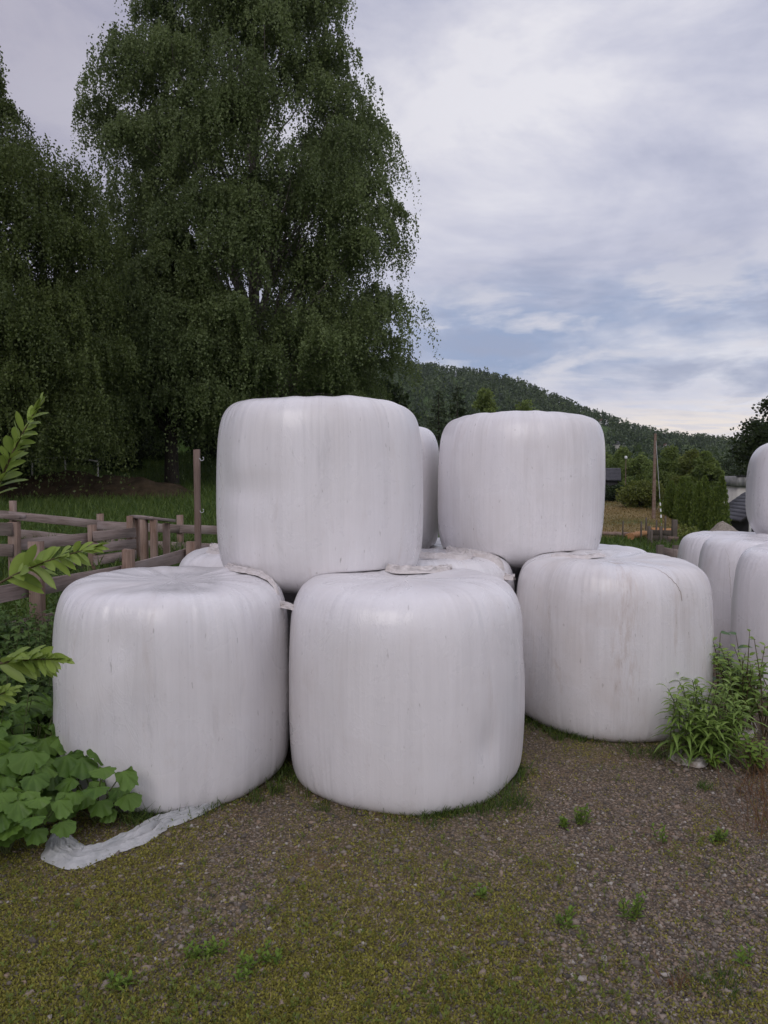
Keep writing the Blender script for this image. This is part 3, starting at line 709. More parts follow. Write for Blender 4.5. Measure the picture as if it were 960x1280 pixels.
def birch(label, base, H, env, nc, cs, ns, nl, lsz, seed, mat, trunk_r=.32, zlow=3., cx=None, bark='birchbark', hang=(.8, 1.9), group='trees behind the paddock'):
    """env(z) -> (left, right) half widths of the crown at height z"""
    rng = np.random.default_rng(seed); bx, by = base; bz = gz(bx, by)
    root = thing('birch_tree', label, 'birch tree', (bx, by, bz), 0, group)
    Z = []; w = []
    zs = np.linspace(zlow, H, 400); ar = np.array([sum(env(z))+.3 for z in zs]); ar /= ar.sum()
    z = np.sort(rng.choice(zs, nc, p=ar))+rng.normal(0, .2, nc)
    a = (np.arange(nc)*2.39996+rng.normal(0, .5, nc)) % (2*PI); rho = rng.uniform(.12, 1, nc)**.38
    lr_ = np.array([env(q) for q in z]); R = np.where(np.cos(a) < 0, lr_[:, 0], lr_[:, 1])
    size = cs*np.exp(rng.normal(0, .30, nc))*np.clip(R/3, .40, 1)
    dep = .5*(lr_.sum(1))
    x = np.cos(a)*np.maximum(R-size*.8, .1)*rho; y = np.sin(a)*np.maximum(dep-size*.8, .1)*rho*.9
    cl = np.stack([x, y, z], 1)
    # trunk, then limbs to the clumps
    mb = MB(); tr_ = limb(mb, (0, 0, -.3), (rng.normal(0, .3), rng.normal(0, .3), H*.96), trunk_r, .03, 0, 24, seed, 10, .01)
    mb.build('trunk', M[bark], root, True)
    mb = MB()
    for i in range(0, nc, 2):
        if rho[i] > .93 and z[i] > H*.75: continue
        p = cl[i]; hr = math.hypot(p[0], p[1]); zb = max(zlow*.7, p[2]-hr*rng.uniform(.9, 1.5)-.4)
        q = tr_[np.argmin(abs(tr_[:, 2]-zb))]
        limb(mb, q, p+np.array([0, 0, size[i]*.45]), .02+.011*hr, .010, hr*.16, 11, seed+i, 5, .16)
    mb.build('limbs', M[bark], root, True)
    V, F, T = hanging(cl, size, rng, ns, nl, lsz, hang)
    mesh_obj('crown', V, F, M[mat], root, {'tint': T})
    return root

def env_tab(cxw, rows):
    """rows: (z, xleft, xright) relative to the trunk"""
    zs = [r[0] for r in rows]
    return lambda z: (float(np.interp(z, zs, [max(.2, -r[1]) for r in rows])), float(np.interp(z, zs, [max(.2, r[2]) for r in rows])))
# main birch: outline measured in metres at its own distance
D1 = 34; u = D1/960; bx = (318-480)*u
zb1 = gz(bx, D1)
rows = [(1.6+(590-y)*u-zb1, (l-318)*u, (r-318)*u) for y, l, r in
        ((570, 170, 500), (500, 145, 524), (450, 130, 532), (370, 110, 534), (330, 115, 516), (250, 108, 508), (160, 98, 496), (110, 140, 470), (45, 148, 450), (0, 190, 432), (-45, 240, 395), (-85, 300, 335))]
birch('tall birch with drooping leafy curtains, its pointed crown filling the upper left', (bx, D1), rows[-1][0], env_tab(0, rows), 330, 1.2, 92, 22, .100, 11, 'birch', .34, 3.0, hang=(.9, 2.0))
# second birch with the dark trunk
D2 = 30; u = D2/960; bx = (215-480)*u; zb2 = gz(bx, D2)
rows = [(1.6+(590-y)*u-zb2, (l-215)*u, (r-215)*u) for y, l, r in ((545, 110, 330), (480, 95, 330), (420, 100, 310), (370, 130, 290), (330, 170, 265), (290, 200, 235))]
birch('lower birch with a dark trunk standing on the grass behind the hook pole', (bx, D2), rows[-1][0], env_tab(0, rows), 105, 1.1, 95, 22, .094, 23, 'birch', .30, 2.5, bark='bark', hang=(.9, 2.1))
# olive weeping birch at the left edge
D3 = 25; u = D3/960; bx = (-25-480)*u; zb3 = gz(bx, D3)
rows = [(1.6+(590-y)*u-zb3, (l+25)*u, (r+25)*u) for y, l, r in ((540, -260, 165), (470, -260, 170), (400, -250, 165), (330, -240, 155), (250, -200, 138), (215, -170, 92), (175, -140, 52), (125, -80, 24), (95, -60, 10), (70, -35, -12))]
birch('olive weeping birch cut off by the left edge of the picture', (bx, D3), rows[-1][0], env_tab(0, rows), 240, 1.0, 80, 24, .080, 37, 'birch_olive', .35, 1.6, bark='bark', hang=(1.0, 2.7))

def broadleaf(name, label, cat, base, H, R, nlobes, nleaf, lsz, seed, mat, trunk=.2, low=.25, group=None, z=None, squash=.9, shape='round', bark='bark', shell=.5):
    rng = np.random.default_rng(seed); bx, by = base; bz = gz(bx, by) if z is None else z
    root = thing(name, label, cat, (bx, by, bz), 0, group)
    u = rng.uniform(0, 1, nlobes)
    zc = H*(low+(1-low)*u*.86)
    prof = np.sin(np.clip(u*.8+.18, 0, 1)*PI)**.7 if shape == 'round' else (1-u)**.8+.12
    a = rng.uniform(0, 2*PI, nlobes); rad = R*rng.uniform(.26, .44, nlobes)*np.clip(prof, .4, 1)
    rr = np.sqrt(rng.uniform(.1, 1, nlobes))*np.maximum(R*prof-rad*.8, .05)
    cen = np.stack([np.cos(a)*rr, np.sin(a)*rr, zc], 1)
    mb = MB(); tp = limb(mb, (0, 0, -.3), (rng.normal(0, .03)*H, rng.normal(0, .03)*H, H*.85), trunk, trunk*.15, 0, 12, seed, 8, .02)
    for i in range(0, nlobes, 2):
        q = tp[np.argmin(abs(tp[:, 2]-max(zc[i]-rr[i]*.8, H*.1)))]
        limb(mb, q, cen[i], trunk*.35, trunk*.08, 0, 6, seed+i, 5, .05)
    mb.build('trunk', M[bark], root, True)
    V, F, T = scatter(cen, rad, rng, nleaf, lsz, squash, 0, shell)
    mesh_obj('crown', V, F, M[mat], root, {'tint': T}); return root

def spruce(label, base, H, R, nleaf, seed, group=None, z=None):
    rng = np.random.default_rng(seed); bx, by = base; bz = gz(bx, by) if z is None else z
    root = thing('spruce_tree', label, 'spruce tree', (bx, by, bz), 0, group)
    mb = MB(); mb.tube([(0, 0, -.3), (0, 0, H*.5), (0, 0, H*.99)], [.2, .12, .02], 7); mb.build('trunk', M['bark'], root, True)
    nb = int(H*9); zb = H*rng.uniform(.06, .98, nb); a = rng.uniform(0, 2*PI, nb); L = R*(1-zb/H)**.8*rng.uniform(.7, 1.1, nb)+.15
    i = rng.choice(nb, nleaf, p=L/L.sum()); t = rng.uniform(.1, 1, nleaf)
    out = np.stack([np.cos(a[i]), np.sin(a[i]), np.zeros(nleaf)], 1); sd_ = np.stack([-np.sin(a[i]), np.cos(a[i]), np.zeros(nleaf)], 1)
    P = out*(t*L[i])[:, None]+sd_*(rng.normal(0, .13, nleaf)*L[i]*(1.1-t))[:, None]
    P[:, 2] += zb[i]-.28*t*L[i]+.1*t**3*L[i]+rng.normal(0, .06, nleaf)
    D = out*.5+rng.normal(0, .35, (nleaf, 3))+np.array([0, 0, -.45]); s = .30*rng.uniform(.6, 1.3, nleaf)
    V, F, T = leaf_quads(P, D, rng.normal(0, 1, (nleaf, 3)), s, s*.5, rng.uniform(0, 1, nleaf))
    mesh_obj('crown', V, F, M['spruce'], root, {'tint': T}); return root

# dark wood and shrubs behind the birches
gb = 'dark trees behind the birches'
lb = 'dark leafy tree in the shade behind the birches'
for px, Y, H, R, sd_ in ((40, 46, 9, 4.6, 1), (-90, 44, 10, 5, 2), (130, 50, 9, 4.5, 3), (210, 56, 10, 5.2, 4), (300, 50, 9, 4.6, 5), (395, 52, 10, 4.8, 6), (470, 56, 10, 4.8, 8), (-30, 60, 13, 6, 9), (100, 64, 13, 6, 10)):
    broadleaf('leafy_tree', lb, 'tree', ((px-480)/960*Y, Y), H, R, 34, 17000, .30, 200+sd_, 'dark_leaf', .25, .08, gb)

gu = 'low bushes under the birches'; lu = 'low dark bush in the shade under the birches'
for i, (px, Y, H, R) in enumerate(((10, 33, 2.6, 1.8), (66, 38, 3.0, 2.2), (140, 36, 2.2, 1.7), (178, 40, 3.4, 2.2), (262, 41, 3.2, 2.4), (312, 40, 3.4, 2.6), (-40, 31, 3., 2.2), (118, 44, 4, 2.6))):
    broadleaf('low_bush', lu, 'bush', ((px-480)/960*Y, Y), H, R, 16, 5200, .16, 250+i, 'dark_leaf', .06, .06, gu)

# trees seen above and between the bales
def P_(px, Y): return ((px-480)/960*Y, Y)
def top_h(px, py, Y): return at(px, py, Y).z-gz(*P_(px, Y))
gm = 'trees on the slope below the hill'
spruce('dark spruce between the two upper bales, just right of the tall birch', P_(571, 78), top_h(571, 478, 78), 3.2, 9000, 301, gm)
spruce('second dark spruce behind the upper right bale, left of a bushy birch', P_(548, 90), top_h(548, 486, 90), 3.0, 7000, 302, gm)
broadleaf('leafy_tree', 'bushy mid green tree rising behind the upper right bale', 'tree', P_(606, 84), top_h(606, 466, 84), 3.8, 44, 26000, .22, 303, 'mid_leaf', .22, .12, gm, shape='cone')
broadleaf('leafy_tree', 'shorter leafy tree showing just above the upper right bale, right of the bushy one', 'tree', P_(648, 92), top_h(648, 482, 92), 4.2, 40, 22000, .24, 304, 'mid_leaf', .22, .12, gm)
for px, py, Y, R, m, s, l in ((778, 553, 118, 4.6, 'mid_leaf', 311, 'leafy tree left of the utility pole, behind the rounded bush'),
                              (800, 560, 112, 3.6, 'mid_leaf', 312, 'slender leafy tree standing right behind the utility pole'),
                              (838, 552, 96, 4.0, 'mid_leaf', 313, 'tallest leafy tree above the clipped thuja row, nearest the pole'),
                              (864, 551, 92, 3.8, 'yellow_leaf', 314, 'yellowish green leafy tree above the middle of the thuja row'),
                              (881, 556, 90, 2.4, 'mid_leaf', 315, 'leafy tree at the right end above the thuja row'),
                              (752, 560, 125, 4.5, 'mid_leaf', 316, 'leafy tree half hidden by the upper right bale, above the dark shed'),
                              (912, 566, 125, 5.0, 'dark_leaf', 317, 'dark leafy tree behind the cream building, left of the open one'),
                              (940, 560, 118, 5.2, 'dark_leaf', 318, 'dark leafy tree behind the flat grey roof')):
    broadleaf('leafy_tree', l, 'tree', P_(px, Y), top_h(px, py, Y), R, 38, 24000, .24, s, m, .2, .06, gm, shape='cone' if s in (311, 313, 314) else 'round')
broadleaf('leafy_tree', 'open-crowned dark tree at the right edge, standing above the cream building', 'tree', P_(968, 62), top_h(968, 484, 62), 4.0, 44, 11000, .25, 331, 'dark_leaf', .2, .50, shell=.3)
broadleaf('round_bush', 'rounded bright green bush just left of the utility pole', 'bush', P_(800, 72), top_h(800, 598, 72), 2.5, 24, 9000, .2, 341, 'yellow_leaf', .08, .05)
broadleaf('round_bush', 'low dark green bush beside the dark shed', 'bush', P_(766, 80), top_h(766, 607, 80), 2.3, 18, 6000, .2, 342, 'dark_leaf', .08, .05)
broadleaf('flowering_bush', 'small pale flowering bush behind the grey timber bed', 'bush', P_(858, 27), top_h(858, 652, 27), .62, 14, 2600, .09, 343, 'yellow_leaf', .03, .05)

def thuja(label, base, H, R, seed, group):
    rng = np.random.default_rng(seed); n = 5200; bz = gz(*base)
    root = thing('thuja_tree', label, 'thuja', (*base, bz), 0, group)
    mb = MB(); mb.tube([(0, 0, -.3), (0, 0, H*.8)], [.07, .02], 6); mb.build('trunk', M['bark'], root)
    u = rng.uniform(0, 1, n)**1.15; a = rng.uniform(0, 2*PI, n)
    r = R*np.clip(1-u**2.6, .05, 1)**.8*(.8+.2*np.minimum(1, u*6))*(1+.16*np.sin(a*5+u*9+seed)+.10*np.sin(a*9-u*23+seed*2))*rng.uniform(.65, 1.12, n)
    P = np.stack([r*np.cos(a), r*np.sin(a), u*H], 1); out = np.stack([np.cos(a), np.sin(a), np.zeros(n)], 1)
    s = .20*rng.uniform(.6, 1.4, n)
    V, F, T = leaf_quads(P, out*.5+rng.normal(0, .25, (n, 3))+np.array([0, 0, .9]), rng.normal(0, 1, (n, 3)), s, s*.5, rng.uniform(0, 1, n))
    mesh_obj('crown', V, F, M['thuja'], root, {'tint': T})
gt = 'thujas in the clipped row'
for i in range(10):
    px = 839+i*7.0; Y = 70-i*.5+.8*math.sin(i*2.1)
    thuja('narrow green thuja standing in the row right of the utility pole', P_(px, Y), top_h(px, 603+10*math.sin(i*1.9)+i*.4, Y), .60, 400+i, gt)

# hillside wood: one mass
rng = np.random.default_rng(55); N = 5200
tt = rng.uniform(-.25, .62, N*2); DD = np.sqrt(rng.uniform(150**2, 960**2, N*2))
X_ = DD*np.sin(np.arctan(tt)); Y_ = DD*np.cos(np.arctan(tt))
clr = fbm2(X_/55, Y_/55, 61, 3)
keep = ((clr < .42) | (DD > 560))
HOUSES = ((770, 552, 560, .6, 'cream', 9, 'pale house on the lower hillside, left of the utility pole top'), (829, 549, 660, .3, 'cream', 8, 'pale house in the hillside clearing right of the utility pole top'),
          (754, 530, 800, .2, 'white', 8, 'tiny house high on the wooded hill, just right of the upper bale'), (873, 553, 700, -.3, 'redroof', 7, 'tiny brownish house on the hillside above the thuja row'))
for hpx, hpy, hY, *_ in HOUSES:
    th_ = (hpx-480)/960; keep &= ~((np.abs(X_/Y_-th_) < .010+.004*np.sin(DD)) & (DD > hY-150) & (DD < hY+10))
th_ = (800-480)/960; keep &= ~((np.abs(X_/Y_-th_-.00006*(DD-400)) < .020+.006*np.sin(DD/9)) & (DD > 330) & (DD < 520))
X_, Y_, DD = X_[keep][:N], Y_[keep][:N], DD[keep][:N]; N = len(X_)
H_ = rng.uniform(5.5, 14.5, N)*np.clip(DD/500, .62, 1.); con = rng.uniform(0, 1, N) < .5; nl = 46
R_ = np.where(con, H_*.21, H_*.34)
u = rng.uniform(0, 1, (N, nl)); a = rng.uniform(0, 2*PI, (N, nl))
pr = np.where(con[:, None], (1-u)**.9+.05, np.sin((u*.85+.1)*PI)**.6)*rng.uniform(.75, 1.05, (N, nl))
Pf = np.stack([X_[:, None]+R_[:, None]*pr*np.cos(a), Y_[:, None]+R_[:, None]*pr*np.sin(a), ground_z(X_, Y_)[:, None]+H_[:, None]*(u*.97+.02)], -1).reshape(-1, 3)
m = len(Pf); s = np.repeat(H_*.17, nl)*rng.uniform(.6, 1.3, m)
tn = np.clip(np.repeat(rng.uniform(0, .75, N)*np.where(con, .55, 1.), nl)+rng.uniform(0, .25, m), 0, 1)
V, F, T = leaf_quads(Pf, rng.normal(0, .5, (m, 3))+np.array([0, 0, -.4]), rng.normal(0, 1, (m, 3)), s, s*.8, tn)
tag(mesh_obj('hillside_forest', V, F, M['forest'], None, {'tint': T}), 'mixed forest covering the far hillside', 'forest', None, 'stuff')

# ------------------------------------------------------------------ far buildings, poles
def gable_house(name, label, px, py_base, Y, w, l, wall_h, roof_h, wall, roof, rz=0, over=.35, group=None, door=False, wins=()):
    p = at(px, py_base, Y); z = min(p.z, gz(p.x, p.y)+.2)
    root = thing(name, label, name.split('_')[-1], (p.x, p.y, z), rz, group)
    mb = MB(); x, y, h = w/2, l/2, wall_h
    V = [(-x, -y, -1.2), (x, -y, -1.2), (x, y, -1.2), (-x, y, -1.2), (-x, -y, h), (x, -y, h), (x, y, h), (-x, y, h), (0, -y, h+roof_h), (0, y, h+roof_h)]
    mb.add(V, [[0, 1, 5, 4], [1, 2, 6, 5], [2, 3, 7, 6], [3, 0, 4, 7]]); mb.add(V, [[4, 5, 8], [6, 7, 9]]); mb.build('wall', M[wall], root)
    sl_ = roof_h/x; t = .14; mb = MB()
    for sg in (-1, 1):
        a0 = np.array([sg*(x+over), -y-over, h-over*sl_+.05]); a1 = np.array([0, -y-over, h+roof_h+.05])
        n = 8
        for kx in range(n):                                  # overlapping courses
            q0 = a0+(a1-a0)*(kx/n); q1 = a0+(a1-a0)*((kx+1)/n); e = np.array([0, 2*(y+over), 0]); up = np.array([0, 0, t]); lip = np.array([0, 0, .04])
            v = [q0, q1, q1+e, q0+e, q0+up+lip, q1+up, q1+up+e, q0+up+e+lip]
            mb.add(v, [[0, 1, 2, 3], [4, 7, 6, 5], [0, 4, 5, 1], [1, 5, 6, 2], [2, 6, 7, 3], [3, 7, 4, 0]])
    mb.build('roof', M[roof], root)
    mb = MB()
    for sg in (-1, 1):
        a0 = np.array([sg*(x+over), -y-over-.03, h-over*sl_-.12]); a1 = np.array([0, -y-over-.03, h+roof_h-.12])
        e = np.array([0, .05, 0]); up = np.array([0, 0, .28])
        v = [a0, a1, a1+e, a0+e, a0+up, a1+up, a1+up+e, a0+up+e]
        mb.add(v, [[0, 1, 2, 3], [4, 7, 6, 5], [0, 4, 5, 1], [1, 5, 6, 2], [2, 6, 7, 3], [3, 7, 4, 0]])
    mb.build('barge_board', M['darkwall'], root)
    if door:
        MB().box((-x+2.1, -y-.03, 1.1), (2.6, .06, 2.2)).build('door', M['darkwall'], root)
        for q in (-x+.62, -x+3.58): MB().box((q, -y-.05, 1.1), (.24, .1, 2.24)).build('door_trim', M['white'], root)
    for (wx, wy, wz, ww, wh, side) in wins:
        if side == 'f':
            f = MB().box((wx, -y-.03, wz), (ww+.2, .06, wh+.2)).build('window', M['white'], root)
            MB().box((wx, -y-.07, wz), (ww, .03, wh)).build('pane', M['glass'], f)
        else:
            f = MB().box((-x-.03, wy, wz), (.06, ww+.2, wh+.2)).build('window', M['white'], root)
            MB().box((-x-.07, wy, wz), (.03, ww, wh)).build('pane', M['glass'], f)
    return root
gable_house('dark_garage', 'dark garage with a grey tiled gable roof and white door trim beside the gravel heap', 949, 672, 80, 6.0, 8, 2.25, 2.2, 'darkwall', 'slate', math.radians(-6), .55, door=True)
gable_house('dark_shed', 'small dark shed with a low slate roof beside the upper right bale', 749, 604, 88, 3.2, 4, 1.9, 1.1, 'darkwall', 'slate', math.radians(75), .3)
gable_house('white_house', 'small white house among the trees above the dark shed', 765, 584, 170, 4.5, 5, 2.6, 1.6, 'white', 'greyroof', math.radians(20), .3, wins=((-.9, 0, 1.5, .8, 1.0, 'f'), (.9, 0, 1.5, .8, 1.0, 'f')))
gh = 'houses scattered on the hillside'
for px, py, Y, rz, wl, w_, l in HOUSES:
    p = at(px, py, Y)
    r = gable_house('hillside_house', l, px, py, Y, w_, w_*1.2, 3.2, 2.2, wl, 'redroof' if Y > 600 else 'slate', rz, .4, gh, wins=((-2, 0, 1.8, 1.2, 1.3, 'f'), (2, 0, 1.8, 1.2, 1.3, 'f')))
    r.location.z = gz(p.x, p.y)+.8

cb = at(935, 642, 104); root = thing('cream_building', 'cream walled building with a shallow grey sheet roof behind the garage', 'building', (cb.x+4, cb.y, cb.z), math.radians(-4))
MB().box((0, 0, .6), (14, 9, 6.3)).build('wall', M['cream'], root)
mb = MB()
for i in range(18): mb.box((-7.2+.82*i+.3, 0, 4.42), (.8, 9.8, 1.25+.05*(i % 2)), i % 3*.4)
mb.build('roof', M['greyroof'], root)
MB().box((0, -4.95, 5.12), (14.8, .2, .14)).build('gutter', M['darkwall'], root)

up_ = at(817, 648, 65); root = thing('utility_pole', 'tall brown wooden utility pole with a stay wire, left of the thuja row', 'utility pole', (up_.x, up_.y, gz(up_.x, up_.y)))
Hh = at(817, 542, 65).z-root.location.z
mb = MB(); mb.tube([(0, 0, -.4), (0, 0, Hh*.5), (.02, 0, Hh)], [.17, .14, .11], 12); mb.build('pole', M['post'], root, True)
gx0 = at(827, 655, 62); e = np.array([gx0.x-root.location.x, gx0.y-root.location.y, gz(gx0.x, gx0.y)-root.location.z]); s0 = np.array([.05, -.1, Hh-.6])
mb = MB(); mb.tube([s0, (s0+e)/2, e], .018, 5); mb.build('stay_wire', M['steel'], root)
mb = MB(); mb.tube([e+(s0-e)*.02, e+(s0-e)*.30], .05, 6); mb.build('wire_guard', M['weed'], root)
for kx in range(3):
    mb = MB(); f0 = .08+.07*kx; mb.tube([e+(s0-e)*f0, e+(s0-e)*(f0+.035)], .062, 6); mb.build('guard_band', M['white'], root)

lp = at(782, 596, 95); root = thing('lamp_post', 'slim grey lamp post among the trees left of the utility pole', 'lamp post', (lp.x, lp.y, gz(lp.x, lp.y)))
Hl = at(782, 574, 95).z-root.location.z
mb = MB(); mb.tube([(0, 0, -.3), (0, 0, Hl)], [.06, .045], 8); mb.build('pole', M['pole'], root, True)
mb = MB(); mb.tube([(0, 0, Hl), (0, 0, Hl+.12), (0, 0, Hl+.34), (0, 0, Hl+.4)], [.07, .2, .16, .05], 8); mb.build('lamp_head', M['white'], root, True)

# gravel heap
hp_ = at(901, 684, 44); n = 40; V = []
for i in range(n):
    for j in range(n):
        x, y = (i/(n-1)-.5)*2, (j/(n-1)-.5)*2
        r = math.hypot(x, y*1.0); h = max(0, 1-r)**.9*1.6*(1+.25*math.sin(3*x+1))+.06*mnoise.noise(Vector((x*5, y*5, 2)))
        if x < -.1: h *= 1.0
        V.append((x*2.7+.5*y, y*2.4, (h if r < 1 else -.25)+mnoise.noise(Vector((x*14, y*14, 0)))*.06))
F = np.array([[i*n+j, (i+1)*n+j, (i+1)*n+j+1, i*n+j+1] for i in range(n-1) for j in range(n-1)])
M['heap'] = plain_mat('heap_gravel', (.17, .145, .12), (.36, .315, .27), 9, .95, .1, .8, .06)
o = mesh_obj('gravel_heap', V, F, M['heap'], None, None, True, (hp_.x, hp_.y, gz(hp_.x, hp_.y)-.05)); tag(o, 'grey heap of gravel in front of the dark garage', 'gravel heap')

# log-edged beds and rough timber to the right of the stack
def log(p0, p1, r, label, mat='log', group='logs edging the garden beds', name='log'):
    p0, p1 = Vector(p0), Vector(p1); L = (p1-p0).length; mb = MB(); n = 7
    rr = np.random.default_rng(int(abs(p0.x*100)))
    P = np.zeros((n, 3)); P[:, 0] = np.linspace(0, L, n); P[:, 1:] = rr.normal(0, .01, (n, 2)); mb.tube(P, r*rr.uniform(.9, 1.1, n), 10)
    o = mb.build(name, M[mat], None, True); xa = (p1-p0).normalized(); ya = Vector((0, 0, 1)).cross(xa).normalized(); za = xa.cross(ya)
    m = Matrix((xa, ya, za)).transposed().to_4x4(); m.translation = p0; o.matrix_basis = m
    return tag(o, label, 'log', group)
def gpt(px, Y, dz=0.): x = (px-480)/960*Y; return (x, Y, gz(x, Y)+dz)
log(gpt(742, 34, .35), gpt(770, 34, .33), .09, 'reddish log at the far edge of the bed, half hidden by the upper right bale', 'post')
log(gpt(771, 33.6, .30), gpt(787, 33, .26), .12, 'short dark red log at the far edge of the bed, near its middle', 'post')
log(gpt(785, 32.6, .22), gpt(809, 31, .22), .10, 'long thin pale log along the far edge of the bed')
log(gpt(789, 26.2, .22), gpt(801, 28.5, .28), .12, 'pale orange log lying at the left corner of the near bed')
log(gpt(801, 28.6, .30), gpt(815, 29.6, .28), .11, 'pale log end to end with the corner one, further back')
log(gpt(815, 29.5, .34), gpt(828, 29.5, .36), .15, 'thick orange log in the short stack, on its left')
log(gpt(829, 29.4, .34), gpt(840, 29.4, .34), .14, 'thick orange log in the short stack, on its right')
tb = thing('timber_bed', 'grey weathered timber box bed between the logs and the dark post', 'raised bed', gpt(826, 24))
for i_, (a, b) in enumerate(((812, 842),)):
    for kx in range(3):
        beam('board', Vector(gpt(a, 24, .06+.17*kx)), Vector(gpt(b, 23.4, .06+.17*kx)), .05, .16, 'greywood', tb, (0, 0, 1), kx)
        beam('board', Vector(gpt(a, 24, .06+.17*kx)), Vector(gpt(a+1, 26.5, .02+.17*kx)), .05, .16, 'greywood', tb, (0, 0, 1), kx+8)
for px_ in (812, 827, 842): beam('stake', Vector(gpt(px_, 23.6, -.2)), Vector(gpt(px_, 23.6, .60)), .08, .08, 'greywood', tb, (0, 1, 0), px_)
dp = thing('bed_post', 'dark wooden post with a pale board across it, beside the timber bed', 'post', gpt(844, 22))
beam('post', Vector(gpt(844, 22, -.2)), Vector(gpt(844, 22, .78)), .13, .13, 'greywood', dp, (0, 1, 0), 3)
beam('cross_board', Vector(gpt(836, 21.85, .26)), Vector(gpt(849, 21.85, .25)), .05, .08, 'pole', dp, (0, 0, 1), 4)
for i, (px_, Y_, h_) in enumerate(((802, 27, .75), (808, 30, .9), (821, 27, .8), (832, 28, .95), (815, 20, .5), (779, 31, .8))):
    o = beam('garden_stake', Vector(gpt(px_, Y_, -.15)), Vector(gpt(px_+.5, Y_, h_)), .05, .05, 'greywood', None, (0, 1, 0), px_)
    tag(o, 'thin grey wooden stake sticking up among the logs of the garden beds', 'stake', 'stakes in the garden beds')
sf = thing('slab_fence', 'short low fence of brown slabs just beyond the right-hand bales', 'fence', gpt(838, 13))
for kx in range(2): beam('board', Vector(gpt(824, 13.2, .16+.22*kx)), Vector(gpt(848, 12.7, .14+.22*kx)), .04, .19, 'wood', sf, (0, 0, 1), kx+40)
for px_ in (826, 846): beam('post', Vector(gpt(px_, 12.8, -.2)), Vector(gpt(px_, 12.8, .52)), .1, .1, 'greywood', sf, (0, 1, 0), px_)

# earth bank and fallen pole under the trees
V = []; n = 50; mc = at(110, 605, 26)
for i in range(n):
    for j in range(20):
        x, y = (i/(n-1)-.5)*2, (j/19-.5)*2; f = max(0, 1-x*x)**.6*max(0, 1-y*y)
        V.append((x*3.6, y*1.5, f*(.85+.35*mnoise.noise(Vector((x*4, y*2, 1))))+.10*mnoise.noise(Vector((x*14, y*7, 5)))-.1))
F = np.array([[i*20+j, (i+1)*20+j, (i+1)*20+j+1, i*20+j+1] for i in range(n-1) for j in range(19)])
o = mesh_obj('earth_mound', V, F, M['earth'], None, None, True, (mc.x, mc.y, gz(mc.x, mc.y))); tag(o, 'long mound of bare brown earth in the shade under the trees', 'earth mound')
p0, p1 = at(40, 575, 27.5), at(122, 577, 28); n = 9; mb = MB()
P = np.array([p0.lerp(p1, i/8) for i in range(n)]); P[:, 2] += .12*np.sin(np.linspace(0, PI, n)); mb.tube(P, .035, 6)
for f in (0, 4, 8): mb.tube([(P[f][0], P[f][1], gz(P[f][0], P[f][1])-.1), tuple(P[f])], .03, 5)
o = mb.build('pole_rail', M['cream']); tag(o, 'thin pale pole lying propped behind the earth mound', 'pole')

# ------------------------------------------------------------------ grass
def blades(name, P, hmin, hmax, mat, seed, label, cat, wdt=.008, lean=.35):
    rng = np.random.default_rng(seed); n = len(P); h = rng.uniform(hmin, hmax, n)
    D = rng.normal(0, lean, (n, 3)); D[:, 2] = 1; a = rng.uniform(0, 2*PI, n)
    D = unit(D); S = np.stack([np.cos(a), np.sin(a), np.zeros(n)], 1)
    w = wdt*rng.uniform(.6, 1.5, n)
    mid = P+D*(h*.55)[:, None]; B2 = unit(D+np.stack([D[:, 0]*1.2, D[:, 1]*1.2, -np.abs(D[:, 2])*.1], 1)); tip = mid+B2*(h*.5)[:, None]
    V = np.stack([P-S*w[:, None], P+S*w[:, None], mid+S*w[:, None]*.8, mid-S*w[:, None]*.8, tip+S*w[:, None]*.12, tip-S*w[:, None]*.12], 1).reshape(-1, 3)
    b = np.arange(n)[:, None]*6; F = np.concatenate([b+np.array([0, 1, 2, 3]), b+np.array([3, 2, 4, 5])])
    T = np.repeat(rng.uniform(0, 1, n), 6)
    return tag(mesh_obj(name, V, F, M[mat], None, {'tint': T}), label, cat, None, 'stuff')
rng = np.random.default_rng(71)
def field(n, x0, x1, y0, y1, cond, pw=1.0):
    y = y0+(y1-y0)*rng.uniform(0, 1, n)**pw; x = rng.uniform(x0, x1, n); q = cond(x, y); x, y = x[q], y[q]
    return np.stack([x, y, ground_z(x, y)], 1)
Pg = field(130000, -24, -1.2, 4.2, 44, lambda x, y: (x/y > -.58) & (x/y < -.17) & (x < -1.75+.2*np.sin(y*3)), 1.5)
blades('meadow_grass', Pg, .10, .30, 'grass', 5, 'green grass in the paddock behind the left fence', 'grass', .009)
Pg2 = field(26000, 3, 26, 9.5, 38, lambda x, y: (x/y > .24) & (x/y < .52), 1.3)
blades('rough_grass', Pg2, .12, .34, 'grass', 6, 'green rough grass beyond the bales at the right', 'grass', .012)
Pg3 = field(24000, 10, 40, 38, 80, lambda x, y: (x/y > .24) & (x/y < .47), 1.)
blades('mown_grass', Pg3, .08, .22, 'drygrass', 7, 'dry tan mown grass on the bank below the utility pole', 'grass', .03)

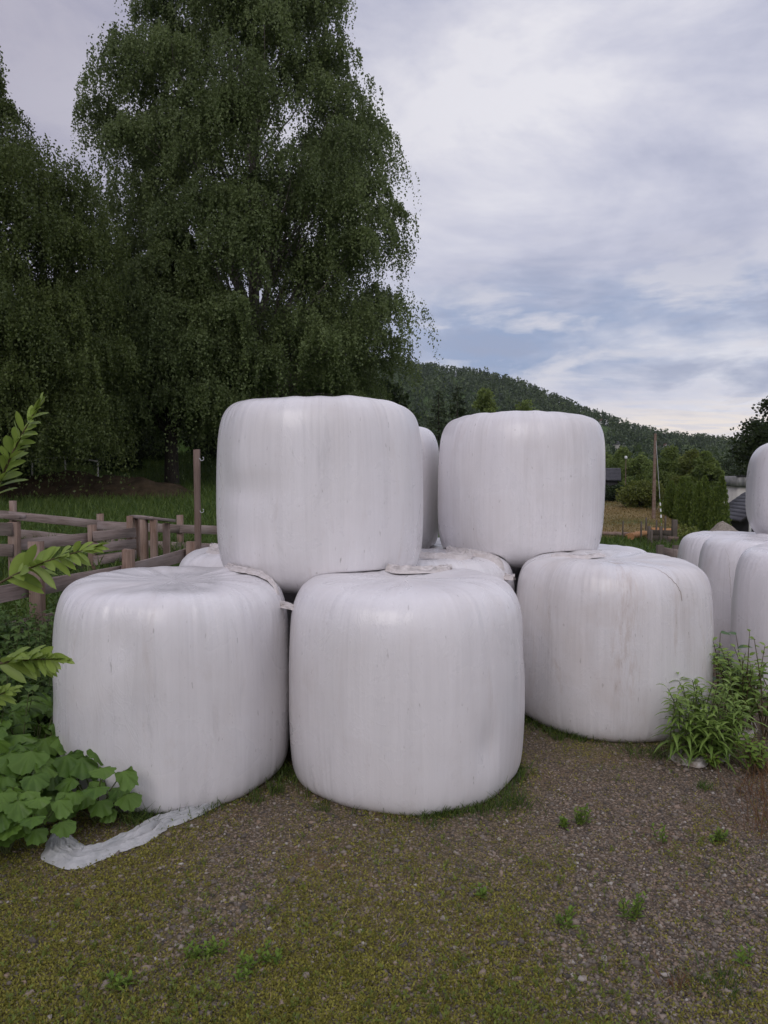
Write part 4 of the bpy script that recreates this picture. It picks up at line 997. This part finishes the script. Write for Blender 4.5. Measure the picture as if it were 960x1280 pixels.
# ------------------------------------------------------------------ gravel stones and creeping weeds of the yard
rng = np.random.default_rng(91)
def yard(n, y0=2.0, y1=7.0):
    y = 1/(rng.uniform(1/y1, 1/y0, n)); x = rng.uniform(-.56, .56, n)*y
    q = (x > -1.95+.15*np.sin(y*5)); return x[q], y[q]
ico_v = []; ph = (1+5**.5)/2
for a, b in ((1, ph), (1, -ph), (-1, ph), (-1, -ph)): ico_v += [(0, a, b), (a, b, 0), (b, 0, a)]
ico_v = unit(np.array(ico_v, float))
from itertools import combinations
dm = np.linalg.norm(ico_v[:, None]-ico_v[None], axis=2); ed = dm[dm > .1].min()*1.05
tri = [t for t in combinations(range(12), 3) if all(dm[i, j] < ed for i, j in combinations(t, 2))]
tri = np.array([t if np.dot(np.cross(ico_v[t[1]]-ico_v[t[0]], ico_v[t[2]]-ico_v[t[0]]), ico_v[t[0]]) > 0 else (t[0], t[2], t[1]) for t in tri])
def stones(x, y, size, name, label):
    n = len(x); sc = size[:, None, None]*rng.uniform(.6, 1.25, (n, 1, 3))*np.array([1, 1, .62]); jit = rng.normal(0, .24, (n, 12, 3))
    v = (ico_v[None]+jit)*sc; a = rng.uniform(0, 2*PI, n); cs, sn = np.cos(a)[:, None], np.sin(a)[:, None]
    v = np.stack([v[..., 0]*cs-v[..., 1]*sn, v[..., 0]*sn+v[..., 1]*cs, v[..., 2]], -1)
    v += np.stack([x, y, ground_z(x, y)+size*.18], 1)[:, None]
    F = (np.arange(n)[:, None, None]*12+tri[None]).reshape(-1, 3)
    return tag(mesh_obj(name, v.reshape(-1, 3), F, M['stone'], None, {'tint': np.repeat(rng.uniform(0, 1, n)**1.2, 12)}), label, 'gravel', None, 'stuff')
x, y = yard(80000); q = rng.uniform(0, 1, len(x)) > mosspt(x, y)*.55; x, y = x[q], y[q]
sz = np.exp(rng.normal(math.log(.0044), .42, len(x))); stones(x, y, np.clip(sz, .003, .017), 'yard_gravel', 'fine grey and reddish gravel strewn over the yard')
x, y = yard(160, 2.0, 4.5); stones(x, y, np.clip(np.exp(rng.normal(math.log(.012), .3, len(x))), .008, .022), 'loose_stones', 'larger loose stones lying on the gravel in the foreground')

def creeping(n, y0, y1, lsz, thr):
    x, y = yard(n, y0, y1); m_ = mosspt(x, y)+.35*fbm2(x*7, y*7, 35, 3); q = rng.uniform(0, 1, len(x)) < np.clip((m_-thr)*.85, .06, .8); x, y = x[q], y[q]; n = len(x); kx = 6
    P = np.stack([x, y, ground_z(x, y)+.003], 1); P = np.repeat(P, kx, 0)+rng.normal(0, .011, (n*kx, 3))*np.array([1, 1, .3]); m_ = len(P)
    a = rng.uniform(0, 2*PI, m_); D = np.stack([np.cos(a), np.sin(a), rng.uniform(.1, 1.3, m_)], 1); s = lsz*rng.uniform(.5, 1.4, m_)
    t = np.clip(np.repeat(rng.uniform(0, .7, n), kx)+rng.uniform(0, .3, m_), 0, 1)
    return leaf_quads(P, D, rng.normal(0, .4, (m_, 3))+np.array([0, 0, 1]), s, s*.55, t)
V, F, T = creeping(90000, 2.0, 7.0, .0095, .24)
tag(mesh_obj('creeping_weeds', V, F, M['moss'], None, {'tint': T}), 'olive creeping weeds and moss spreading over the gravel', 'ground cover', None, 'stuff')

Pr = []
for q in ('front', 'left', 'right', 'far_c'):
    b = B[q]; n = 2600; a = rng.uniform(PI, 2*PI, n); dn = fbm2(a*2.2, a*0+b.seed, 44, 4)
    kp = rng.uniform(0, 1, n) < np.clip(.35+.9*dn, .05, 1); a = a[kp]; r_ = b.R*.95+np.abs(rng.normal(0, .035, len(a)))
    x, y = b.x+r_*np.cos(a), b.y+r_*np.sin(a); Pr.append(np.stack([x, y, ground_z(x, y)], 1))
blades('foot_grass', np.concatenate(Pr), .02, .075, 'grass', 45, 'short green grass and weeds growing along the feet of the ground bales', 'grass', .0022, .5)
x, y = yard(1500, 2.0, 6.0); n = len(x); a = rng.uniform(0, 2*PI, n); D = np.stack([np.cos(a), np.sin(a), rng.normal(.08, .12, n)], 1)
V, F, T = leaf_quads(np.stack([x, y, ground_z(x, y)+.006], 1), D, np.tile([0, 0, 1.], (n, 1)), rng.uniform(.02, .07, n), rng.uniform(.0015, .003, n), rng.uniform(0, 1, n))
M['straw'] = leaf_mat('straw_bits', (.20, .14, .06), (.42, .33, .17), .1, .8)
tag(mesh_obj('straw_litter', V, F, M['straw'], None, {'tint': T}), 'bits of straw and dead stalks lying on the yard', 'straw', None, 'stuff')
def sprouts(n):
    x, y = yard(n, 2.0, 6.5); m_ = mosspt(x, y)+.5*fbm2(x*5, y*5, 36, 3); q = rng.uniform(0, 1, len(x)) < np.clip((m_-.15)*.9, .05, 1); x, y = x[q], y[q]; n = len(x); kx = 9
    h = rng.uniform(.008, .030, n); u = np.tile(np.arange(kx)/kx, n)
    P = np.repeat(np.stack([x, y, ground_z(x, y)], 1), kx, 0)+np.stack([rng.normal(0, .003, n*kx), rng.normal(0, .003, n*kx), u*np.repeat(h, kx)], 1)
    a = rng.uniform(0, 2*PI, n*kx); D = np.stack([np.cos(a), np.sin(a), rng.uniform(.2, 1.2, n*kx)], 1); s_ = np.repeat(h, kx)*rng.uniform(.35, .7, n*kx)
    return leaf_quads(P, D, rng.normal(0, .4, (n*kx, 3))+np.array([0, 0, 1]), s_, s_*.42, np.clip(np.repeat(rng.uniform(0, .8, n), kx)+rng.uniform(0, .2, n*kx), 0, 1))
V, F, T = sprouts(9000)
M['sprout'] = leaf_mat('sprout_leaf', (.075, .10, .018), (.21, .26, .045), .3)
tag(mesh_obj('seedlings', V, F, M['sprout'], None, {'tint': T}), 'tiny green seedlings sprouting all over the yard', 'seedlings', None, 'stuff')

# ------------------------------------------------------------------ plants with real leaves
def blade_leaf(mb, p, d, up, L, Wd, droop=.3, n=6, t=.5, fold=.18, shape='lance'):
    p = np.array(p, float); d = unit(np.array(d, float)); up = np.array(up, float); s = unit(np.cross(d, up)); nn = np.cross(s, d)
    u = np.linspace(0, 1, n); w = {'lance': np.sin(PI*np.clip(u, 0, 1)**.75)**.9, 'ovate': np.sin(PI*u**.62)**.75, 'oblong': np.sin(PI*u**1.1)**.6}[shape]*Wd/2
    w[0] = Wd*.03; w[-1] = .0005
    c = p+d*(u*L)[:, None]-nn*0; c = c+np.array([0, 0, -1])*(droop*L*u**2)[:, None]
    V = np.stack([c-s*w[:, None]+nn*(fold*w)[:, None], c, c+s*w[:, None]+nn*(fold*w)[:, None]], 1).reshape(-1, 3)
    i = np.arange(n-1)*3; F = np.concatenate([np.stack([i, i+1, i+4, i+3], 1), np.stack([i+1, i+2, i+5, i+4], 1)])
    tt_ = np.tile([t-.08, min(t+.30, 1.2), t+.04], n)
    mb.add(V, F, tt_)

def broad_leaf(mb, p, d, L, Wd, t, rng, cup=.15, tilt=.0):
    """round toothed leaf with a heart-shaped base"""
    p = np.array(p, float); d = unit(np.array(d, float)); s = unit(np.cross(d, [0, 0, 1.])); nn = np.cross(s, d)
    n = 44; a = np.linspace(-PI*.93, PI*.93, n)
    r = 1-.10*np.cos(a*2)+.0; r = r*(1+.055*np.cos(a*7)+.05*np.cos(a*13+rng.uniform(0, 6))+.05*rng.normal(0, .6, n)); r = r*np.where(np.abs(a) > 2.5, .72, 1)
    k1, k2 = rng.uniform(0, 6, 2)
    V = [p]
    for f in (.5, 1.):
        x = (np.cos(a)*r*.5*f+.32*f)*L; y = np.sin(a)*r*.5*f*Wd
        z = -cup*L*f*f*(np.cos(a)*.5+.5)+.07*L*np.sin(a*3+k1)*f*f+.04*L*np.sin(a*7+k2)*f*f+.10*L*np.abs(np.sin(a))*f*rng.uniform(-.5, 1.2)
        V += list(p+d*x[:, None]+s*y[:, None]+nn*z[:, None])
    i = np.arange(n-1)
    mb.add(np.array(V), np.stack([0*i, 1+i, 2+i], 1), np.concatenate([[t+.3], t+.28*np.cos(a*3.5)**8-.05, t+.16*np.cos(a*3.5)**8-.12+.10*rng.uniform(-1, 1, n)]))
    base = mb.n-len(V)
    mb.F.setdefault(4, []).append(np.stack([1+i, 1+n+i, 2+n+i, 2+i], 1)+base)

def burdock(seed, nleaf, size, height, label, loc, group):
    rng = np.random.default_rng(seed); root = thing('coltsfoot_plant', label, 'broad-leaved plant', loc, 0, group); ml, ms = MB(), MB()
    for i in range(nleaf):
        a = rng.uniform(0, 2*PI); h = height*rng.uniform(.35, 1.); r = rng.uniform(.05, .20)
        tip = np.array([math.cos(a)*r, math.sin(a)*r-.03, h])
        ms.tube([(0, 0, 0), tip*np.array([.5, .5, .6]), tip], [.005, .004, .003], 5)
        dd = np.array([math.cos(a), math.sin(a)-.7, -.35-rng.uniform(0, .9)])
        broad_leaf(ml, tip, dd, size*rng.uniform(.7, 1.25), size*rng.uniform(.85, 1.3), rng.uniform(.1, 1), rng)
    ms.build('stem', M['stem'], root); ml.build('leaves', M['burdock'], root, True); return root
gbk = 'broad-leaved plants beside the left bale'; lbk = 'plant with broad round toothed leaves in the clump left of the front bales'
c = on_ground(60, 1040)
spots = []
rng = np.random.default_rng(17)
for px, py, sc in ((20, 1045, 1.), (55, 1020, 1.1), (95, 1010, 1.), (120, 1028, .85), (40, 985, 1.15), (5, 1000, 1.1), (85, 985, 1.1), (100, 960, 1.0), (15, 960, 1.2), (60, 955, 1.2), (-15, 1030, 1.1), (-30, 975, 1.2), (30, 930, 1.1), (142, 1022, .6), (8, 1068, .8), (38, 1062, .75), (-25, 1075, .9), (20, 905, 1.1), (55, 925, 1.0), (-10, 890, 1.2)):
    p = on_ground(px, py); spots.append((p.x, p.y, sc))
protos = [burdock(500+i, 13, .115, .36, lbk, (spots[i][0], spots[i][1], gz(*spots[i][:2])), gbk) for i in range(4)]
for i, (x, y, sc) in enumerate(spots):
    if i < 4: protos[i].scale = (sc,)*3
    else: dup(protos[i % 4], (x, y, gz(x, y)), rng.uniform(-.6, .6), sc)

def nettle(seed, h, label, loc, group):
    rng = np.random.default_rng(seed); root = thing('nettle_plant', label, 'nettle', loc, 0, group); ml, ms = MB(), MB()
    for sx_ in range(5):
        b = np.array([rng.normal(0, .08), rng.normal(0, .08), 0]); tp = b+np.array([rng.normal(0, .12), rng.normal(0, .12), h*rng.uniform(.65, 1)])
        ms.tube([b, (b+tp)/2+rng.normal(0, .01, 3), tp], [.004, .003, .002], 5)
        for i in range(11):
            q = b+(tp-b)*(.15+.85*i/10); a = rng.uniform(0, PI)
            for sg in (0, PI):
                blade_leaf(ml, q, (math.cos(a+sg), math.sin(a+sg), rng.uniform(-.1, .45)), (0, 0, 1), rng.uniform(.06, .11)*(1.15-.5*i/10), .042, .5, 5, rng.uniform(0, 1), .2, 'ovate')
    ms.build('stem', M['stem'], root); ml.build('leaves', M['nettle'], root, True); return root
gn = 'nettles between the fence and the left bale'; ln = 'dark green nettle in the weeds between the plank fence and the left bale'
np_ = [nettle(600+i, .62, ln, (-2.1-.15*i, 4.4+.2*i, gz(-2.1-.15*i, 4.4+.2*i)), gn) for i in range(3)]
for i in range(52):
    y = rng.uniform(3.7, 6.2); x = rng.uniform(-.56*y-.1, min(-.445*y, -1.85)); s_ = rng.uniform(.75, 1.12)*(.8 if y > 5.3 else 1)
    dup(np_[i % 3], (x, y, gz(x, y)), rng.uniform(0, 6), s_)
for i in range(12):
    y = rng.uniform(6.5, 9.2); x = -.40*y+rng.uniform(-.3, .45); dup(np_[i % 3], (x, y, gz(x, y)), rng.uniform(0, 6), rng.uniform(.5, .8), 'dark green weed growing along the foot of the plank fence')

# willow reaching in from the left: one shrub with three boughs in the picture
sh = thing('willow_shrub', 'leafy pale green willow boughs reaching in from the left edge', 'shrub', (-1.95, 2.75, 0))
ml, ms = MB(), MB(); rng = np.random.default_rng(81); o0 = np.array([-1.95, 2.75, 0.])
def bough(pts, r0, nl, L, Wd, lo=.05, upright=0.):
    P = np.array([np.array(p) for p in pts])-o0; u = np.linspace(0, 1, 24); kk = np.linspace(0, 1, len(P))
    Q = np.stack([np.interp(u, kk, P[:, i]) for i in range(3)], 1)
    for _ in range(3): Q[1:-1] = (Q[:-2]+Q[1:-1]*2+Q[2:])/4
    ms.tube(Q, np.linspace(r0, .0015, 24), 6)
    for i in range(nl):
        f = lo+(1-lo)*(i/(nl-1))**.9; q = np.array([np.interp(f, u, Q[:, j]) for j in range(3)]); q2 = np.array([np.interp(min(f+.04, 1), u, Q[:, j]) for j in range(3)])
        ax = unit(q2-q if f < .98 else Q[-1]-Q[-3]); side = unit(np.cross(ax, [0, -1., .15])); sg = 1 if i % 2 else -1
        last = f > .93
        vr = np.cross(ax, side); an = i*2.3+rng.normal(0, .35)
        d_ = ax*(1.15+rng.normal(0, .2) if not last else 1.6)+(side*math.cos(an)*1.0+vr*math.sin(an)*.75)*(1. if not last else .35)+np.array([0, 0, .10+upright])
        sc = 1-.55*max(0, f-.55)/.45
        nrm = np.array([rng.normal(0, .6), -.55+rng.normal(0, .4), 1.+rng.normal(0, .3)])
        blade_leaf(ml, q, d_, nrm, L*sc*rng.uniform(.8, 1.2), Wd*sc*rng.uniform(.85, 1.15), rng.uniform(.08, .4), 8, np.clip(.15+.75*f+rng.normal(0, .12), 0, 1), .22, 'oblong')
tp = lambda *a: tuple(at(*a))
root_p = (-1.95, 2.75, 0.)
bough([root_p, tp(-150, 800, 2.75), tp(-55, 690, 2.65), tp(-8, 620, 2.6), tp(18, 560, 2.55), tp(50, 503, 2.5)], .010, 46, .115, .041, .60, .1)
bough([root_p, tp(-160, 840, 2.8), tp(-60, 765, 2.75), tp(10, 722, 2.7), tp(60, 700, 2.65), tp(122, 683, 2.6)], .009, 40, .122, .043, .60)
bough([root_p, tp(-160, 920, 2.9), tp(-60, 850, 2.9), tp(0, 828, 2.85), tp(40, 824, 2.85), tp(76, 824, 2.8)], .009, 42, .125, .044, .60)
bough([root_p, tp(-120, 960, 3.0), tp(-50, 890, 3.0), tp(-10, 872, 3.0), tp(16, 862, 3.0)], .007, 22, .10, .038, .55)
ms.build('stem', M['twig'], sh, True); ml.build('leaves', M['willow'], sh, True)

# willowherb clump, shrub and dock by the right bale
fb = on_ground(876, 948); fw = thing('willowherb_clump', 'bushy clump of willowherb with narrow leaves against the dirt-streaked bale', 'plant', (fb.x, fb.y, 0))
ml, ms = MB(), MB(); rng = np.random.default_rng(83)
for i in range(36):
    b = np.array([rng.normal(.02, .10), rng.normal(.02, .08), 0]); a = rng.uniform(0, 2*PI); h = rng.uniform(.24, .43)
    tpv = b+np.array([math.cos(a)*rng.uniform(.02, .22)+rng.normal(0, .02), math.sin(a)*.12, h]); mid = (b+tpv)/2+np.array([0, 0, .04]); ms.tube([b, mid, tpv], [.004, .003, .002], 5)
    for j in range(20):
        f = .15+.85*j/19; q = (b*(1-f)**2+2*f*(1-f)*mid+tpv*f*f); an = j*2.4+i
        blade_leaf(ml, q, (math.cos(an), math.sin(an), .25+.75*f**2), (0, 0, 1), rng.uniform(.12, .19)*(1.1-.5*f), .019, .6, 7, np.clip(.25+.6*f*rng.uniform(.5, 1.2), 0, 1), .2, 'lance')
ms.build('stem', M['stem'], fw); ml.build('leaves', M['fireweed'], fw, True)

def leafy_shrub(name, label, cat, loc, nst, h, spread, L, Wd, mat, seed, shape='ovate', nlv=14, lean=(0, 0)):
    root = thing(name, label, cat, loc); rng = np.random.default_rng(seed); ml, ms = MB(), MB()
    for i in range(nst):
        b = np.array([rng.normal(0, spread*.25), rng.normal(0, spread*.2), 0]); a = rng.uniform(0, 2*PI)
        tpv = b+np.array([math.cos(a)*spread*rng.uniform(.2, 1)+lean[0], math.sin(a)*spread*rng.uniform(.2, .8)+lean[1], h*rng.uniform(.6, 1)]); mid = (b+tpv)/2+np.array([rng.normal(0, .03), 0, .05])
        ms.tube([b, mid, tpv], [.005, .004, .0018], 5)
        for j in range(nlv):
            f = .25+.75*j/(nlv-1); q = b*(1-f)**2+2*f*(1-f)*mid+tpv*f*f; an = j*2.4+i
            blade_leaf(ml, q, (math.cos(an), math.sin(an)-.2, rng.uniform(.0, .7)), (0, -.3, 1), L*rng.uniform(.65, 1.2)*(1.1-.4*f), Wd*rng.uniform(.75, 1.15)*(1.1-.4*f), .3, 6, np.clip(.2+.6*f+rng.normal(0, .15), 0, 1), .15, shape)
    ms.build('stem', M['twig'], root); ml.build('leaves', M[mat], root, True); return root
p = on_ground(925, 915); leafy_shrub('green_shrub', 'leafy green shrub with ovate leaves in front of the right-hand bale row', 'shrub', (p.x, p.y, 0), 24, .58, .22, .085, .032, 'fireweed', 85, 'ovate', 20)
p = on_ground(968, 925); leafy_shrub('tall_sapling', 'thin sapling with sparse pale leaves at the right edge, before the white bales', 'sapling', (p.x, p.y, 0), 7, .68, .17, .06, .036, 'weed', 86, 'ovate', 10, (-.03, 0))
p = on_ground(904, 893); leafy_shrub('dock_plant', 'dock with large dark rounded leaves in the gap between the right bales', 'plant', (p.x, p.y, 0), 7, .56, .08, .13, .07, 'dock', 87, 'ovate', 5)
p = on_ground(945, 968); leafy_shrub('low_weed', 'low leafy weed at the right edge below the shrub', 'weed', (p.x, p.y, 0), 10, .2, .12, .06, .026, 'weed', 88, 'ovate', 9)
p = on_ground(893, 962); leafy_shrub('low_weed', 'small leafy weed at the foot of the willowherb, beside the film scraps', 'weed', (p.x, p.y, 0), 6, .08, .06, .04, .022, 'weed', 89, 'ovate', 7)

def tuft(name, label, cat, loc, n, h, spread, mat, seed, wdt=.003, lean=.5, group=None):
    rng = np.random.default_rng(seed); P = np.zeros((n, 3)); P[:, :2] = rng.normal(0, spread, (n, 2)); hh = h*rng.uniform(.45, 1, n)
    D = rng.normal(0, lean, (n, 3)); D[:, 2] = 1; D[:, :2] += P[:, :2]*3; D = unit(D); a = rng.uniform(0, PI, n); Sd = np.stack([np.cos(a), np.sin(a), 0*a], 1)*wdt
    mid = P+D*(hh*.6)[:, None]; tip = mid+unit(D*np.array([1.9, 1.9, .75]))*(hh*.5)[:, None]
    V = np.stack([P-Sd, P+Sd, mid+Sd*.8, mid-Sd*.8, tip+Sd*.15, tip-Sd*.15], 1).reshape(-1, 3); b = np.arange(n)[:, None]*6
    F = np.concatenate([b+np.array([0, 1, 2, 3]), b+np.array([3, 2, 4, 5])])
    o = mesh_obj(name, V, F, M[mat], None, {'tint': np.repeat(rng.uniform(0, 1, n), 6)}, False, loc); return tag(o, label, cat, group)
gr_ = 'rust-coloured grass at the right edge'
for px, py, n, h, s in ((956, 1035, 60, .22, 1), (980, 1010, 90, .28, 2), (928, 990, 40, .14, 3), (958, 968, 80, .24, 4)):
    p = on_ground(px, py); tuft('russet_grass', ['tall rust-brown grass tuft at the right edge, nearest the camera', 'dense rust-brown grass tuft half outside the right edge', 'small rust-brown grass tuft left of the others by the right edge', 'tall rust-brown grass tuft at the right edge, farthest back'][s-1], 'grass tuft', (p.x, p.y, gz(p.x, p.y)), n, h, .06, 'redstem', 700+s, .0016, .4, gr_)
gt_ = 'grass tufts at the feet of the bales'
for i, (px, py, n, h, l) in enumerate(((640, 1008, 150, .12, 'thick green grass tuft at the right foot of the front centre bale'), (612, 1018, 70, .08, 'thin grass tuft along the front centre bale, left of the thick one'), (348, 992, 60, .10, 'green grass tuft in the gap between the two front bales'),
                                      (320, 1003, 50, .07, 'short grass tuft at the right foot of the left bale'), (700, 925, 60, .07, 'short grass tuft at the left foot of the dirt-streaked bale'), (790, 941, 90, .07, 'grass tuft at the foot of the dirt-streaked bale, below its centre'), (825, 945, 110, .08, 'grass tuft at the foot of the dirt-streaked bale, beside the willowherb'),
                                      (170, 1030, 80, .12, 'grass tuft beside the crumpled plastic strip, under the broad leaves'), (400, 1012, 50, .05, 'short grass tuft at the left foot of the front centre bale'), (540, 1034, 40, .05, 'sparse short grass before the middle of the front centre bale'), (895, 1232, 170, .05, 'flat green grass patch in the bottom right corner'), (880, 985, 60, .06, 'short grass tuft right of the film scraps'))):
    p = on_ground(px, py); tuft('grass_tuft', l, 'grass tuft', (p.x, p.y, gz(p.x, p.y)), n, h, .05 if n > 60 else .022, 'grass', 720+i, .0018, .5, gt_)
p = on_ground(848, 1232); tuft('dead_grass', 'dead straw-brown grass tuft in the bottom right, beside a green patch', 'grass tuft', (p.x, p.y, gz(p.x, p.y)), 60, .05, .03, 'redstem', 760, .0014, .7)

def weed(label, px, py, n, h, seed, L=.03, Wd=.011, spread=.02, group='small weeds in the gravel'):
    p = on_ground(px, py); rng = np.random.default_rng(seed); root = thing('small_weed', label, 'weed', (p.x, p.y, gz(p.x, p.y)), 0, group); ml, ms = MB(), MB()
    for i in range(n):
        b = np.array([rng.normal(0, spread), rng.normal(0, spread*.7), 0]); tpv = b+np.array([rng.normal(0, spread*.8), rng.normal(0, spread*.5), h*rng.uniform(.5, 1)]); ms.tube([b, tpv], [.0018, .001], 4)
        for j in range(9):
            f = .1+.9*j/8; an = j*2.4+i; blade_leaf(ml, b+(tpv-b)*f, (math.cos(an), math.sin(an), .35+f), (0, 0, 1), L*rng.uniform(.7, 1.2)*(1.1-.35*f), Wd, .3, 5, rng.uniform(.2, 1), .15, 'lance')
    ms.build('stem', M['stem'], root); ml.build('leaves', M['weed'], root, True)
for i, a in enumerate((('bright green upright weed in the gravel at lower right, tallest there', 792, 1150, 9, .085), ('pair of bright green weeds in the gravel between front and right bales', 728, 1030, 10, .085), ('low weed just left of the tall pair behind the front bale', 706, 1033, 6, .04),
                      ('single small weed in the gravel right of the front centre bale', 830, 1053, 4, .075), ('low feathery weed in the gravel, in front of the front centre bale', 252, 1195, 9, .05), ('tiny pale weed in the gravel at the bottom right edge', 932, 1208, 3, .06),
                      ('low weed in the bottom middle of the gravel', 335, 1205, 6, .045), ('low weed in the gravel left of the tall lower right one', 708, 1155, 5, .04), ('low weed in the gravel right of centre, nearer the rusty grass', 900, 1052, 8, .06),
                      ('tiny weed at the bottom left of the gravel', 150, 1235, 5, .045), ('small weed in the moss left of the bottom centre', 300, 1225, 4, .045), ('tiny weed in the gravel below the front centre bale, toward its right', 600, 1120, 4, .035))):
    weed(*a[:4], a[4], 800+i)

# ------------------------------------------------------------------ air
zlo = float(GZ.min())-1.0; zhi = 175.
hv = [(x, y, z) for z in (zlo, zhi) for y in (-310, 1280) for x in (-1310, 1310)]
hz_ = mesh_obj('haze', hv, np.array([[0, 2, 3, 1], [4, 5, 7, 6], [0, 1, 5, 4], [2, 6, 7, 3], [0, 4, 6, 2], [1, 3, 7, 5]]), None)
k = NT('air'); pv = k.n('ShaderNodeVolumePrincipled'); pv.inputs['Color'].default_value = (.80, .86, .95, 1); pv.inputs['Density'].default_value = .00007; pv.inputs['Anisotropy'].default_value = 0.
k.t.links.new(pv.outputs[0], k.out.inputs['Volume']); hz_.data.materials.append(k.m)
tag(hz_, 'thin pale haze over the far hillside', 'haze', None, 'stuff')
print('terrain', GZ.min(), GZ.max())
